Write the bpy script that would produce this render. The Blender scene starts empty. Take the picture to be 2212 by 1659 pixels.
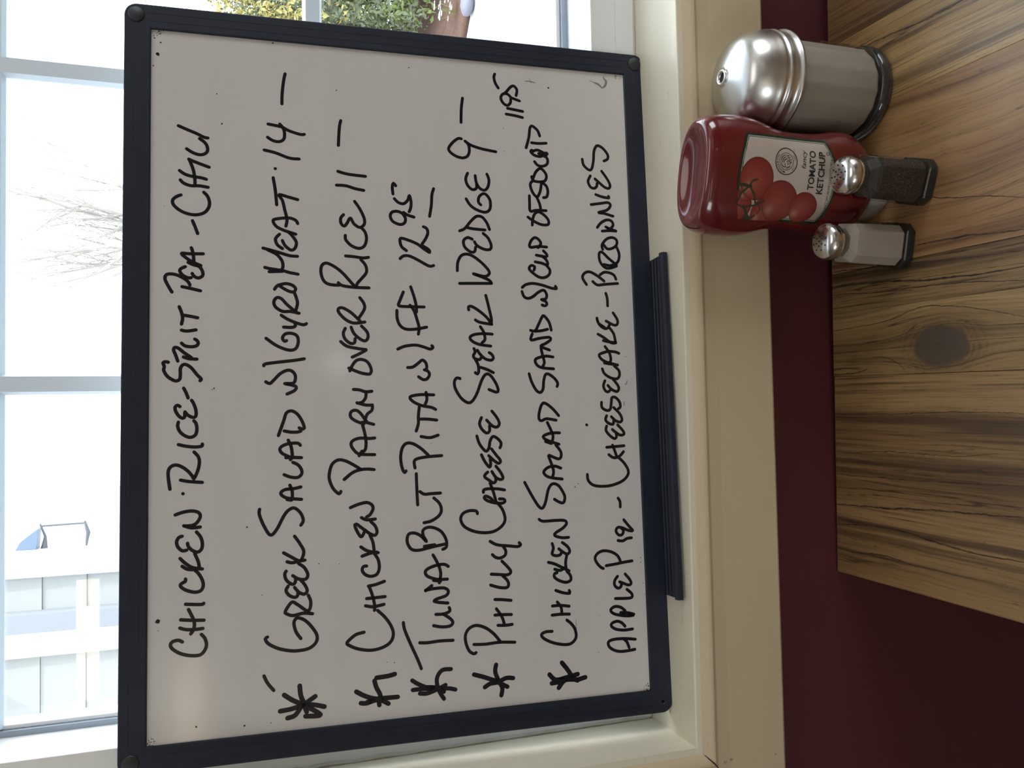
import bpy, bmesh, math, random
from mathutils import Vector, Matrix
random.seed(11)
SC = bpy.context.scene
COL = SC.collection
CZ = 1.27                      # camera height: local measurements are relative to the lens
SKY, SUN, IN, LAMPS = 6.0, 2.0, 0.40, 0.24
# ---------------------------------------------------------------- camera (held on its side)
pit, yaw, rol = math.radians(18.734), math.radians(2.362), math.radians(0.392)
F = Vector((math.sin(yaw)*math.cos(pit), math.cos(yaw)*math.cos(pit), -math.sin(pit)))
R = Vector((math.cos(yaw), -math.sin(yaw), 0))
D = F.cross(R)
R2 = R*math.cos(rol)+D*math.sin(rol)
D2 = -R*math.sin(rol)+D*math.cos(rol)
cam = bpy.data.cameras.new('camera')
cam.sensor_fit = 'HORIZONTAL'; cam.sensor_width = 36.0; cam.lens = 36.0*1810.0/2212.0
cam.clip_start = 0.02; cam.clip_end = 200
co = bpy.data.objects.new('camera', cam); COL.objects.link(co)
m3 = Matrix((D2, R2, -F)).transposed()
co.matrix_world = Matrix.Translation((0, 0, CZ)) @ m3.to_4x4()
SC.camera = co
SC.view_settings.view_transform = 'Standard'; SC.view_settings.look = 'None'
SC.view_settings.gamma = 1.0; SC.view_settings.use_curve_mapping = False
SC.view_settings.exposure = 0.0
SC.cycles.use_denoising = True
SC.cycles.max_bounces = 10; SC.cycles.diffuse_bounces = 5; SC.cycles.glossy_bounces = 5
SC.cycles.transparent_max_bounces = 16; SC.cycles.transmission_bounces = 8
# ---------------------------------------------------------------- world: bright hazy sky
w = bpy.data.worlds.new('sky'); SC.world = w; w.use_nodes = True
nt = w.node_tree; nt.nodes.clear()
tc = nt.nodes.new('ShaderNodeTexCoord'); sx = nt.nodes.new('ShaderNodeSeparateXYZ')
cr = nt.nodes.new('ShaderNodeValToRGB'); bg = nt.nodes.new('ShaderNodeBackground'); wo = nt.nodes.new('ShaderNodeOutputWorld')
cr.color_ramp.elements[0].position = 0.45; cr.color_ramp.elements[0].color = (1.0, 1.0, 1.0, 1)
cr.color_ramp.elements[1].position = 1.0; cr.color_ramp.elements[1].color = (0.74, 0.88, 1.0, 1)
ma = nt.nodes.new('ShaderNodeMath'); ma.operation = 'MULTIPLY_ADD'; ma.inputs[1].default_value = 0.5; ma.inputs[2].default_value = 0.5
nt.links.new(tc.outputs['Generated'], sx.inputs[0]); nt.links.new(sx.outputs[2], ma.inputs[0]); nt.links.new(ma.outputs[0], cr.inputs[0])
nt.links.new(cr.outputs[0], bg.inputs[0]); bg.inputs[1].default_value = SKY; nt.links.new(bg.outputs[0], wo.inputs[0])
def lamp(name, kind, loc, energy, color, direction=None, size=None, size_y=None):
    l = bpy.data.lights.new(name, kind); l.energy = energy; l.color = color
    if kind == 'AREA':
        l.shape = 'RECTANGLE'; l.size = size; l.size_y = size_y
    if kind == 'SUN': l.angle = math.radians(1.0)
    o = bpy.data.objects.new(name, l); COL.objects.link(o); o.location = loc
    if direction: o.rotation_euler = Vector(direction).to_track_quat('-Z', 'Y').to_euler()
    return o
lamp('sun', 'SUN', (3, -3, 8), SUN, (1.0, 0.93, 0.82), (-0.62, 0.45, -0.95))
# right window's daylight; the left window is unseen, added to light the room
lamp('daylight_right_window', 'AREA', (2.88, -0.75, 1.6), 28*IN, (0.93, 0.95, 1.0), (-1, 0, 0), 1.5, 1.3)
lamp('added_left_daylight', 'AREA', (-2.58, -2.6, 1.55), 6*IN, (0.88, 0.94, 1.0), (1, 0, 0), 1.5, 1.3)

# ---------------------------------------------------------------- node helpers
class V:
    def __init__(s, nt, sock): s.nt = nt; s.s = sock
    def _m(s, op, *a, clamp=False):
        n = s.nt.nodes.new('ShaderNodeMath'); n.operation = op; n.use_clamp = clamp
        for i, x in enumerate((s,)+a):
            if isinstance(x, V): s.nt.links.new(x.s, n.inputs[i])
            else: n.inputs[i].default_value = x
        return V(s.nt, n.outputs[0])
    def __add__(s, o): return s._m('ADD', o)
    def __sub__(s, o): return s._m('SUBTRACT', o)
    def __mul__(s, o): return s._m('MULTIPLY', o)
    def __truediv__(s, o): return s._m('DIVIDE', o)
    def pw(s, o): return s._m('POWER', o)
    def sin(s): return s._m('SINE')
    def abs(s): return s._m('ABSOLUTE')
    def exp(s): return s._m('EXPONENT')
    def sqrt(s): return s._m('SQRT')
    def step(s, a, b):
        n = s.nt.nodes.new('ShaderNodeMapRange'); n.interpolation_type = 'SMOOTHSTEP'
        s.nt.links.new(s.s, n.inputs[0]); n.inputs[1].default_value = a; n.inputs[2].default_value = b
        return V(s.nt, n.outputs[0])
def material(name):
    m = bpy.data.materials.new(name); m.use_nodes = True
    nt = m.node_tree; b = nt.nodes['Principled BSDF']
    return m, nt, b
def xyz(nt, kind='Object'):
    t = nt.nodes.new('ShaderNodeTexCoord'); s = nt.nodes.new('ShaderNodeSeparateXYZ')
    nt.links.new(t.outputs[kind], s.inputs[0])
    return [V(nt, s.outputs[i]) for i in range(3)]
def comb(nt, *a):
    c = nt.nodes.new('ShaderNodeCombineXYZ')
    for i, x in enumerate(a):
        if isinstance(x, V): nt.links.new(x.s, c.inputs[i])
        else: c.inputs[i].default_value = x
    return c.outputs[0]
def noise(nt, vec, scale=1.0, detail=3.0, rough=0.5):
    n = nt.nodes.new('ShaderNodeTexNoise'); n.inputs['Scale'].default_value = scale
    n.inputs['Detail'].default_value = detail; n.inputs['Roughness'].default_value = rough
    nt.links.new(vec, n.inputs['Vector'])
    return V(nt, n.outputs['Fac'])
def mix(nt, f, a, b):
    n = nt.nodes.new('ShaderNodeMix'); n.data_type = 'RGBA'
    if isinstance(f, V): nt.links.new(f.s, n.inputs[0])
    else: n.inputs[0].default_value = f
    for i, c in ((6, a), (7, b)):
        if isinstance(c, tuple): n.inputs[i].default_value = (*c[:3], 1)
        else: nt.links.new(c, n.inputs[i])
    return n.outputs[2]
def bump(nt, b, h, strength=0.2, dist=0.001):
    n = nt.nodes.new('ShaderNodeBump'); n.inputs['Strength'].default_value = strength; n.inputs['Distance'].default_value = dist
    nt.links.new(h.s, n.inputs['Height']); nt.links.new(n.outputs[0], b.inputs['Normal'])
def plain(name, col, rough=0.5, metal=0.0, var=0.06, scale=30.0, coat=0.0, bmp=0.0, sss=0.0):
    m, nt, b = material(name)
    x, y, z = xyz(nt)
    n = noise(nt, comb(nt, x, y, z), scale, 4)
    nt.links.new(mix(nt, n, tuple(c*(1-var) for c in col), tuple(min(1, c*(1+var)) for c in col)), b.inputs['Base Color'])
    b.inputs['Roughness'].default_value = rough; b.inputs['Metallic'].default_value = metal
    b.inputs['Coat Weight'].default_value = coat; b.inputs['Coat Roughness'].default_value = 0.05
    if sss:
        b.inputs['Subsurface Weight'].default_value = sss; b.inputs['Subsurface Scale'].default_value = 0.004
    if bmp: bump(nt, b, n, bmp, 0.0005)
    return m
def thin_glass(name, tint=(1, 1, 1), rough=0.0, ior=1.45, gl=1.0):
    m = bpy.data.materials.new(name); m.use_nodes = True; nt = m.node_tree; nt.nodes.clear()
    o = nt.nodes.new('ShaderNodeOutputMaterial'); t = nt.nodes.new('ShaderNodeBsdfTransparent'); g = nt.nodes.new('ShaderNodeBsdfGlossy')
    lw = nt.nodes.new('ShaderNodeLayerWeight'); lw.inputs[0].default_value = 0.5; f0 = ((ior-1)/(ior+1))**2
    fv = V(nt, lw.outputs['Facing']).pw(5.0)*(0.9-f0)+f0; mx = nt.nodes.new('ShaderNodeMixShader')
    t.inputs[0].default_value = (*tint, 1); g.inputs[0].default_value = (gl, gl, gl, 1); g.inputs[1].default_value = rough
    nt.links.new(fv.s, mx.inputs[0]); nt.links.new(t.outputs[0], mx.inputs[1]); nt.links.new(g.outputs[0], mx.inputs[2]); nt.links.new(mx.outputs[0], o.inputs[0])
    return m

# ---------------------------------------------------------------- mesh helpers
def link(name, bm, mat, parent=None, smooth=False, loc=None):
    me = bpy.data.meshes.new(name); bm.normal_update(); bm.to_mesh(me); bm.free()
    if mat: me.materials.append(mat)
    if smooth:
        for p in me.polygons: p.use_smooth = True
    o = bpy.data.objects.new(name, me); COL.objects.link(o)
    if parent: o.parent = parent
    if loc: o.location = loc
    return o
def empty(name, loc, label=None, cat=None, group=None, rotz=0):
    o = bpy.data.objects.new(name, None); COL.objects.link(o); o.location = loc; o.rotation_euler = (0, 0, rotz); o.empty_display_size = 0.05
    if label: o['label'] = label
    if cat: o['category'] = cat
    if group: o['group'] = group
    return o
def struct(o, label=None):
    o['kind'] = 'structure'
    if label: o['label'] = label
    return o
def box(bm, x0, x1, y0, y1, z0, z1, bev=0.0):
    n0 = len(bm.verts)
    vs = [bm.verts.new((x, y, z)) for x in (x0, x1) for y in (y0, y1) for z in (z0, z1)]
    fs = [bm.faces.new([vs[i] for i in q]) for q in ((0, 1, 3, 2), (4, 6, 7, 5), (0, 4, 5, 1), (2, 3, 7, 6), (0, 2, 6, 4), (1, 5, 7, 3))]
    if bev:
        es = list({e for f in fs for e in f.edges})
        bmesh.ops.bevel(bm, geom=es, offset=bev, segments=2, affect='EDGES', profile=0.5)
    return bm
def prism(bm, prof, axis, a0, a1):
    """extrude a 2-D outline along an axis; prof is in the two other axes in order"""
    def P(p, a):
        if axis == 'x': return (a, p[0], p[1])
        if axis == 'y': return (p[0], a, p[1])
        return (p[0], p[1], a)
    A = [bm.verts.new(P(p, a0)) for p in prof]; B = [bm.verts.new(P(p, a1)) for p in prof]
    n = len(prof)
    for i in range(n): bm.faces.new((A[i], A[(i+1) % n], B[(i+1) % n], B[i]))
    bm.faces.new(A[::-1]); bm.faces.new(B)
    bmesh.ops.recalc_face_normals(bm, faces=bm.faces[:])
    return bm
def lathe(bm, prof, seg=48, mod=None, close=False):
    """prof: list of (r, z); mod(angle, i) scales the radius"""
    rings = []
    for i, (r, z) in enumerate(prof):
        if r < 1e-6: rings.append([bm.verts.new((0, 0, z))]); continue
        rr = []
        for k in range(seg):
            a = 2*math.pi*k/seg; q = r*(mod(a, i) if mod else 1)
            rr.append(bm.verts.new((q*math.cos(a), q*math.sin(a), z)))
        rings.append(rr)
    pairs = list(zip(rings, rings[1:])) + ([(rings[-1], rings[0])] if close else [])
    for A, B in pairs:
        for k in range(seg):
            j = (k+1) % seg
            if len(A) == 1 and len(B) == 1: continue
            if len(A) == 1: bm.faces.new((A[0], B[j], B[k]))
            elif len(B) == 1: bm.faces.new((A[k], A[j], B[0]))
            else: bm.faces.new((A[k], A[j], B[j], B[k]))
    bmesh.ops.recalc_face_normals(bm, faces=bm.faces[:])
    return bm
def tube(bm, pts, rad, seg=6):
    rings = []
    pts = [Vector(p) for p in pts]
    for i, p in enumerate(pts):
        d = (pts[min(i+1, len(pts)-1)]-pts[max(i-1, 0)]).normalized()
        u = d.cross(Vector((0.13, 0.31, 0.94)) if abs(d.z) < 0.9 else Vector((1, 0, 0))).normalized(); v = d.cross(u)
        r = rad[i] if isinstance(rad, (list, tuple)) else rad
        rings.append([bm.verts.new(p+r*(math.cos(2*math.pi*k/seg)*u+math.sin(2*math.pi*k/seg)*v)) for k in range(seg)])
    for A, B in zip(rings, rings[1:]):
        for k in range(seg): bm.faces.new((A[k], A[(k+1) % seg], B[(k+1) % seg], B[k]))
    bm.faces.new(rings[0][::-1]); bm.faces.new(rings[-1])
    return bm
def smooth_line(p, step):
    """Catmull-Rom through 2-D points"""
    if len(p) < 3: return p[:]
    q = [p[0]]+p+[p[-1]]; out = []
    for i in range(1, len(q)-2):
        a, b, c, d = q[i-1], q[i], q[i+1], q[i+2]
        n = max(2, int(math.hypot(c[0]-b[0], c[1]-b[1])/step))
        for k in range(n):
            t = k/n; t2 = t*t; t3 = t2*t
            out.append(tuple(0.5*(2*b[j]+(c[j]-a[j])*t+(2*a[j]-5*b[j]+4*c[j]-d[j])*t2+(3*b[j]-a[j]-3*c[j]+d[j])*t3) for j in (0, 1)))
    out.append(p[-1]); return out
def ribbon(bm, pts, w, place, step, taper=None):
    """a flat pen stroke; place maps (x, y, lift) to 3-D"""
    if len(pts) == 1: disc(bm, pts[0], w*0.5, place, 0.3); return
    q = smooth_line(pts, step); L = []; n = len(q)
    for i, p in enumerate(q):
        a = q[max(i-1, 0)]; b = q[min(i+1, n-1)]
        dx, dy = b[0]-a[0], b[1]-a[1]; l = math.hypot(dx, dy) or 1
        h = w/2*(taper(i/(n-1)) if taper else 1)
        L.append((bm.verts.new(place(p[0]-dy/l*h, p[1]+dx/l*h, 0)), bm.verts.new(place(p[0]+dy/l*h, p[1]-dx/l*h, 0))))
    for (a, b), (c, d) in zip(L, L[1:]): bm.faces.new((a, b, d, c))
    for i, p in enumerate([q[0], q[-1]]+pts[1:-1]):
        disc(bm, p, w/2*(taper(0 if i == 0 else 1) if taper and i < 2 else (0.98 if not taper else 0.7)), place, 0.5+0.1*(i % 3))
def disc(bm, p, r, place, lift=1.0, seg=12):
    bm.faces.new([bm.verts.new(place(p[0]+r*math.cos(2*math.pi*k/seg), p[1]+r*math.sin(2*math.pi*k/seg), lift)) for k in range(seg)])
def wall_with_holes(bm, axis, a0, a1, z0, z1, t0, t1, holes):
    """slab spanning a0..a1 along the axis with rectangular openings (h0,h1,zb,zt)"""
    xs = sorted({a0, a1}|{h[0] for h in holes}|{h[1] for h in holes}); zs = sorted({z0, z1}|{h[2] for h in holes}|{h[3] for h in holes})
    for xa, xb in zip(xs, xs[1:]):
        for za, zb in zip(zs, zs[1:]):
            cx, cz = (xa+xb)/2, (za+zb)/2
            if any(h[0] < cx < h[1] and h[2] < cz < h[3] for h in holes): continue
            if axis == 'x': box(bm, xa, xb, t0, t1, za, zb)
            else: box(bm, t0, t1, xa, xb, za, zb)
    return bm
def Z(v): return v+CZ
# ================================================================ ROOM SHELL
m_red = plain('red_wall_paint', (0.080, 0.0145, 0.018), 0.55, var=0.08, scale=14, bmp=0.1)
m_cream_wall = plain('cream_wall_paint', (0.36, 0.30, 0.22), 0.7, var=0.04, scale=4)
m_ceil = plain('ceiling_paint', (0.74, 0.72, 0.68), 0.8, var=0.03, scale=6)
m_floor = plain('brown_floor', (0.08, 0.05, 0.035), 0.45, var=0.25, scale=9)
def paint(name, col, rough, dirt=0.25):
    """brushed trim paint with long faint brush marks and a few scuffs"""
    m, nt, b = material(name); x, y, z = xyz(nt)
    br = noise(nt, comb(nt, x*6, y*260, z*260), 1, 3); bl = noise(nt, comb(nt, x, y, z), 7, 4)
    sp = noise(nt, comb(nt, x*60, y*420, z*420), 1, 2, 0.6)
    c = mix(nt, bl, tuple(k*0.94 for k in col), tuple(min(1, k*1.05) for k in col))
    c = mix(nt, sp.step(0.70, 0.78)*dirt, c, tuple(k*0.5 for k in col))
    nt.links.new(c, b.inputs['Base Color']); b.inputs['Roughness'].default_value = rough
    bump(nt, b, br, 0.25, 0.0004)
    return m
m_trim = paint('cream_trim_paint', (0.56, 0.47, 0.31), 0.42)
m_sill = paint('sill_paint', (0.74, 0.70, 0.56), 0.24, 0.5)
m_vinyl = plain('white_vinyl', (0.74, 0.76, 0.77), 0.35, var=0.03, scale=12)
m_grid = plain('white_window_grid', (0.70, 0.81, 0.90), 0.4, var=0.03, scale=12)
m_bead = plain('grey_glazing_gasket', (0.30, 0.36, 0.42), 0.5)
m_glass = thin_glass('window_glass', (0.98, 0.99, 1.0))
YW = 0.632                      # inner face of the window wall
WX0, WX1, WZ0, WZ1 = -0.2728, 0.826, Z(-0.360), Z(0.708)      # finished opening
RX0, RX1, RY0, RH = -2.6, 2.9, -4.2, 2.7
bm = wall_with_holes(bmesh.new(), 'x', RX0-0.1, RX1+0.1, 0, RH, YW, YW+0.14, [(WX0-0.012, WX1+0.012, WZ0-0.012, WZ1+0.012)])
struct(link('wall_front', bm, m_red), 'dark red painted wall under the window')
m_out = plain('white_outer_cladding', (0.70, 0.71, 0.70), 0.6)
bm = wall_with_holes(bmesh.new(), 'x', RX0-0.1, RX1+0.1, 0, RH, YW+0.141, YW+0.16, [(WX0-0.012, WX1+0.012, WZ0-0.012, WZ1+0.012)])
struct(link('outer_cladding', bm, m_out), 'white cladding on the outside of the window wall')
bm = wall_with_holes(bmesh.new(), 'y', RY0, YW, 0, RH, RX1, RX1+0.1, [(-1.5, 0.0, 0.95, 2.25)])
struct(link('wall_right', bm, m_cream_wall), 'cream side wall with a window opening added for daylight')
bm = wall_with_holes(bmesh.new(), 'y', RY0, YW, 0, RH, RX0-0.1, RX0, [(-3.35, -1.85, 0.9, 2.2)])
struct(link('wall_left', bm, m_cream_wall), 'cream side wall with a window opening added for daylight')
struct(link('wall_back', box(bmesh.new(), RX0-0.1, RX1+0.1, RY0-0.1, RY0, 0, RH), m_cream_wall), 'cream wall behind the camera')
struct(link('floor', box(bmesh.new(), RX0-0.1, RX1+0.1, RY0-0.1, YW+0.14, -0.1, 0), m_floor), 'brown restaurant floor')
struct(link('ceiling', box(bmesh.new(), RX0-0.1, RX1+0.1, RY0-0.1, YW+0.14, RH, RH+0.1), m_ceil), 'pale ceiling')

# ---- picture-frame casing round the window: trim pieces with a rounded inner bead
YF = 0.612
def casing_profile():          # (y, distance outward from the opening)
    p = [(YW, 0.0045), (YF+0.002, 0.0045)]
    for k in range(7):
        a = math.pi*k/6; p.append((YF-0.001-0.0052*math.sin(a*0.5 if k < 6 else math.pi/2), 0.0055+0.009*k/6))
    p += [(YF-0.0042, 0.018), (YF-0.003, 0.030), (YF-0.0025, 0.060), (YF-0.0015, 0.0835), (YF+0.001, 0.0865), (YW, 0.0868)]
    return p
def casing(name, side, label):
    """mitred at both ends"""
    bm = bmesh.new(); pr = casing_profile(); A = []; B = []
    g = 0.0003
    for y, d in pr:
        if side == 'bottom': A.append(bm.verts.new((WX0-d+g, y, WZ0-d))); B.append(bm.verts.new((WX1+d-g, y, WZ0-d)))
        if side == 'top': A.append(bm.verts.new((WX0-d+g, y, WZ1+d))); B.append(bm.verts.new((WX1+d-g, y, WZ1+d)))
        if side == 'left': A.append(bm.verts.new((WX0-d, y, WZ0-d+g))); B.append(bm.verts.new((WX0-d, y, WZ1+d-g)))
        if side == 'right': A.append(bm.verts.new((WX1+d, y, WZ0-d+g))); B.append(bm.verts.new((WX1+d, y, WZ1+d-g)))
    n = len(pr)
    for i in range(n): bm.faces.new((A[i], A[(i+1) % n], B[(i+1) % n], B[i]))
    bm.faces.new(A[::-1]); bm.faces.new(B); bmesh.ops.recalc_face_normals(bm, faces=bm.faces[:])
    return struct(link(name, bm, m_trim), label)
t1 = casing('trim_1', 'bottom', 'cream painted casing board below the window')
t2 = casing('trim_2', 'left', 'cream painted casing board left of the window')
casing('trim_3', 'top', 'cream painted casing board above the window')
casing('trim_4', 'right', 'cream painted casing board right of the window')
# filled nail holes of the casing, slightly sunk and greyer
m_fill = plain('nail_filler', (0.36, 0.31, 0.23), 0.7)
for x, z, par in ((-0.2868, -0.3845, t1), (-0.2858, -0.3905, t1), (-0.2875, -0.4335, t1), (-0.279, -0.3772, t1)):
    bm = bmesh.new(); ring = []
    for k in range(12):
        a = 2*math.pi*k/12; r = 0.0011*(1+0.25*math.sin(3*a+x*900))
        ring.append(bm.verts.new((x+0.8*r*math.cos(a), YF-0.0035-0.0006, Z(z)+1.2*r*math.sin(a))))
    c = bm.verts.new((x, YF-0.0032, Z(z)))
    for k in range(12): bm.faces.new((ring[k], ring[(k+1) % 12], c))
    link('nail_dimple', bm, m_fill, par)
# the dried paint crack along the mitre
bm = bmesh.new()
pts = [(0.0045, 0.0045), (0.012, 0.0127), (0.02, 0.0193), (0.029, 0.0298), (0.04, 0.0394), (0.052, 0.0526), (0.066, 0.0655), (0.084, 0.0842)]
Ls = []
for i, (a, b) in enumerate(pts):
    wd = 0.00012+0.00012*((i*7) % 3)
    Ls.append((bm.verts.new((WX0-a-wd, YF-0.0066, WZ0-b+wd)), bm.verts.new((WX0-a+wd, YF-0.0066, WZ0-b-wd))))
for (a, b), (c, d) in zip(Ls, Ls[1:]): bm.faces.new((a, b, d, c))
link('mitre_crack', bm, plain('mitre_gap_dark', (0.03, 0.022, 0.015), 0.9), t2)

# ================================================================ WINDOW
win = empty('window_1', (0, 0, 0)); win['kind'] = 'structure'; win['label'] = 'white gridded window behind the whiteboard'
YJ = 0.686                      # where the jamb boards meet the vinyl frame
link('sill', box(bmesh.new(), WX0-0.011, WX1+0.011, YF-0.001, YJ+0.09, WZ0-0.011, WZ0, 0.0012), m_sill, win)
for nm, a, b in (('jamb', WX0-0.011, WX0), ('jamb', WX1, WX1+0.011)):
    link(nm, box(bmesh.new(), a, b, YF-0.001, YJ+0.09, WZ0, WZ1), m_sill, win)
link('head_jamb', box(bmesh.new(), WX0-0.011, WX1+0.011, YF-0.001, YJ+0.09, WZ1, WZ1+0.011), m_sill, win)
# wobbly caulk lines where the frame meets the boards
m_caulk = plain('grey_caulk', (0.50, 0.50, 0.44), 0.7, var=0.3, scale=90)
pts = [(WX0+0.0005+0.0014*abs(math.sin(k*1.7)), YJ-0.0006, WZ0+0.004+k*0.02) for k in range(50)]
link('caulk', tube(bmesh.new(), pts, 0.0016), m_caulk, win)
pts = [(WX0+0.002+k*0.03, YJ-0.0006, WZ0+0.0007+0.0008*abs(math.sin(k*2.3))) for k in range(36)]
link('caulk', tube(bmesh.new(), pts, 0.0014), m_caulk, win)
# vinyl frame: four members with their deep ledge
FB, FS = 0.0444, 0.0360         # frame face heights: bottom, sides
YS = 0.742                      # sash plane
ix0, ix1, iz0, iz1 = WX0+FS, WX1-FS, WZ0+FB, WZ1-FB
link('frame_rail', box(bmesh.new(), WX0, WX1, YJ, YS+0.05, WZ0, iz0, 0.0008), m_vinyl, win)
link('frame_rail', box(bmesh.new(), WX0, WX1, YJ, YS+0.05, iz1, WZ1, 0.0008), m_vinyl, win)
link('frame_stile', box(bmesh.new(), WX0, ix0, YJ, YS+0.05, iz0, iz1, 0.0008), m_vinyl, win)
link('frame_stile', box(bmesh.new(), ix1, WX1, YJ, YS+0.05, iz0, iz1, 0.0008), m_vinyl, win)
# faint seam line on the frame face
link('frame_step', box(bmesh.new(), WX0+0.001, WX1-0.001, YJ-0.0012, YJ, WZ0+0.001, WZ0+0.020, 0.0005), m_vinyl, win)
# glazing gasket then the sloping glazing bead
for (a, b, c, d, e) in ((ix0, ix1, iz0, iz0+0.0058, 'h'), (ix0, ix1, iz1-0.0058, iz1, 'h')):
    link('gasket', box(bmesh.new(), a, b, YS-0.002, YS+0.012, c, d), m_bead, win)
    link('glazing_bead', box(bmesh.new(), a, b, YS+0.002, YS+0.014, (d if d < 1.5 else c-0.0045), (d+0.0045 if d < 1.5 else c), 0.001), m_vinyl, win)
for (a, b) in ((ix0, ix0+0.0045), (ix1-0.0045, ix1)):
    link('gasket', box(bmesh.new(), a, b, YS-0.002, YS+0.012, iz0+0.0058, iz1-0.0058), m_bead, win)
    s = 1 if a < 0 else -1
    q = sorted(((b if a < 0 else a), (b if a < 0 else a)+s*0.0035))
    link('glazing_bead', box(bmesh.new(), q[0], q[1], YS+0.002, YS+0.014, iz0+0.01, iz1-0.01, 0.0008), m_vinyl, win)
link('glass_pane', box(bmesh.new(), ix0+0.002, ix1-0.002, YS+0.006, YS+0.009, iz0+0.003, iz1-0.003), m_glass, win)
# colonial grid bars: bevelled flat bars, verticals in one piece and horizontals between them
VX = [0.0330, 0.2843, 0.5356]; HZ = [Z(-0.0727), Z(0.1728), Z(0.4183)]
hw = 0.0083
prof = [(-hw, 0.003), (-hw*0.72, -0.002), (hw*0.72, -0.002), (hw, 0.003), (hw, 0.0055), (-hw, 0.0055)]
yb = YS-0.0005
for x in VX: link('grid_bar', prism(bmesh.new(), [(x+a, yb+b) for a, b in prof], 'z', iz0+0.008, iz1-0.008), m_grid, win)
xs = [ix0+0.006]+VX+[ix1-0.006]
for z in HZ:
    for a, b in zip(xs, xs[1:]):
        bm = bmesh.new(); A = []; B = []
        for p, q in prof:          # mitred tips so the bevels meet cleanly
            t = hw-abs(p) if q < 0 else 0
            A.append(bm.verts.new((a+(hw-0.0001-t if a in VX else 0), yb+q, z+p))); B.append(bm.verts.new((b-(hw-0.0001-t if b in VX else 0), yb+q, z+p)))
        for i in range(6): bm.faces.new((A[i], A[(i+1) % 6], B[(i+1) % 6], B[i]))
        bm.faces.new(A[::-1]); bm.faces.new(B); bmesh.ops.recalc_face_normals(bm, faces=bm.faces[:])
        link('grid_bar', bm, m_grid, win)

# ================================================================ WHITEBOARD
BT = Vector((-0.2549, 0.6489, Z(-0.3595))); BX = Vector((0.9988, 0.0488, -0.0049)).normalized()
BN = Vector((0.049, -0.997, 0.0598)); BZ = Vector((0.0012, 0.06, 0.9982))
BN = (BN-BX*BN.dot(BX)).normalized(); BZ = BN.cross(BX).normalized()
if BZ.z < 0: BZ = -BZ
# local axes: x along the board, y away from the viewer, z up
board = empty('whiteboard', BT, 'black framed whiteboard menu covered in handwriting, leaning in the window', 'whiteboard')
board.matrix_world = Matrix.Translation(BT) @ Matrix((BX, -BN, BZ)).transposed().to_4x4()
BW, BH, BF, TH = 0.584, 0.437, 0.0177, 0.0078
m_black = plain('black_frame_plastic', (0.015, 0.019, 0.033), 0.45, var=0.3, scale=40, bmp=0.05)
m_black.node_tree.nodes['Principled BSDF'].inputs['Specular IOR Level'].default_value = 0.3
m_cap = plain('corner_cap_plastic', (0.014, 0.018, 0.020), 0.5)
m_board, nt, b = material('whiteboard_enamel'); x, y, z = xyz(nt)
gh = noise(nt, comb(nt, x*3, y, z*14), 3, 5); gr = noise(nt, comb(nt, x, y, z), 900, 2)
nt.links.new(mix(nt, gh, (0.545, 0.535, 0.51), (0.60, 0.59, 0.565)), b.inputs['Base Color'])
b.inputs['Roughness'].default_value = 0.10; bump(nt, b, gr, 0.02, 0.0001)
def rounded(x0, x1, z0, z1, r, seg=6):
    out = []
    for cx, cz, a0 in ((x1-r, z1-r, 0), (x0+r, z1-r, 90), (x0+r, z0+r, 180), (x1-r, z0+r, 270)):
        for k in range(seg+1):
            a = math.radians(a0+90*k/seg); out.append((cx+r*math.cos(a), cz+r*math.sin(a)))
    return out
def plate_with_holes(name, loops, y0, y1, bevel, mat, parent):
    """2-D filled curve with holes, extruded and bevelled, turned into a mesh"""
    cu = bpy.data.curves.new(name, 'CURVE'); cu.dimensions = '2D'; cu.fill_mode = 'BOTH'
    cu.extrude = (y1-y0)/2-bevel; cu.bevel_depth = bevel; cu.bevel_resolution = 1
    for lp in loops:
        s = cu.splines.new('POLY'); s.points.add(len(lp)-1); s.use_cyclic_u = True
        for p, q in zip(s.points, lp): p.co = (q[0], q[1], 0, 1)
    t = bpy.data.objects.new(name, cu); COL.objects.link(t)
    me = bpy.data.meshes.new_from_object(t.evaluated_get(bpy.context.evaluated_depsgraph_get()))
    bpy.data.objects.remove(t); bpy.data.curves.remove(cu)
    me.transform(Matrix(((1, 0, 0, 0), (0, 0, -1, (y0+y1)/2), (0, 1, 0, 0), (0, 0, 0, 1))))
    me.name = name; me.materials.clear(); me.materials.append(mat)
    o = bpy.data.objects.new(name, me); COL.objects.link(o)
    if parent: o.parent = parent
    return o
hole = [(0.0082+0.0021*math.cos(k*math.pi/8), 0.0079+0.0021*math.sin(k*math.pi/8)) for k in range(16)]
plate_with_holes('frame', [rounded(0, BW, 0, BH, 0.0085), rounded(BF, BW-BF, BF+0.0003, BH-BF, 0.0006, 2), hole], 0, TH, 0.0009, m_black, board)
link('writing_surface', box(bmesh.new(), BF-0.002, BW-BF+0.002, 0.0022, TH-0.001, BF-0.002, BH-BF+0.002), m_board, board)
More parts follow.
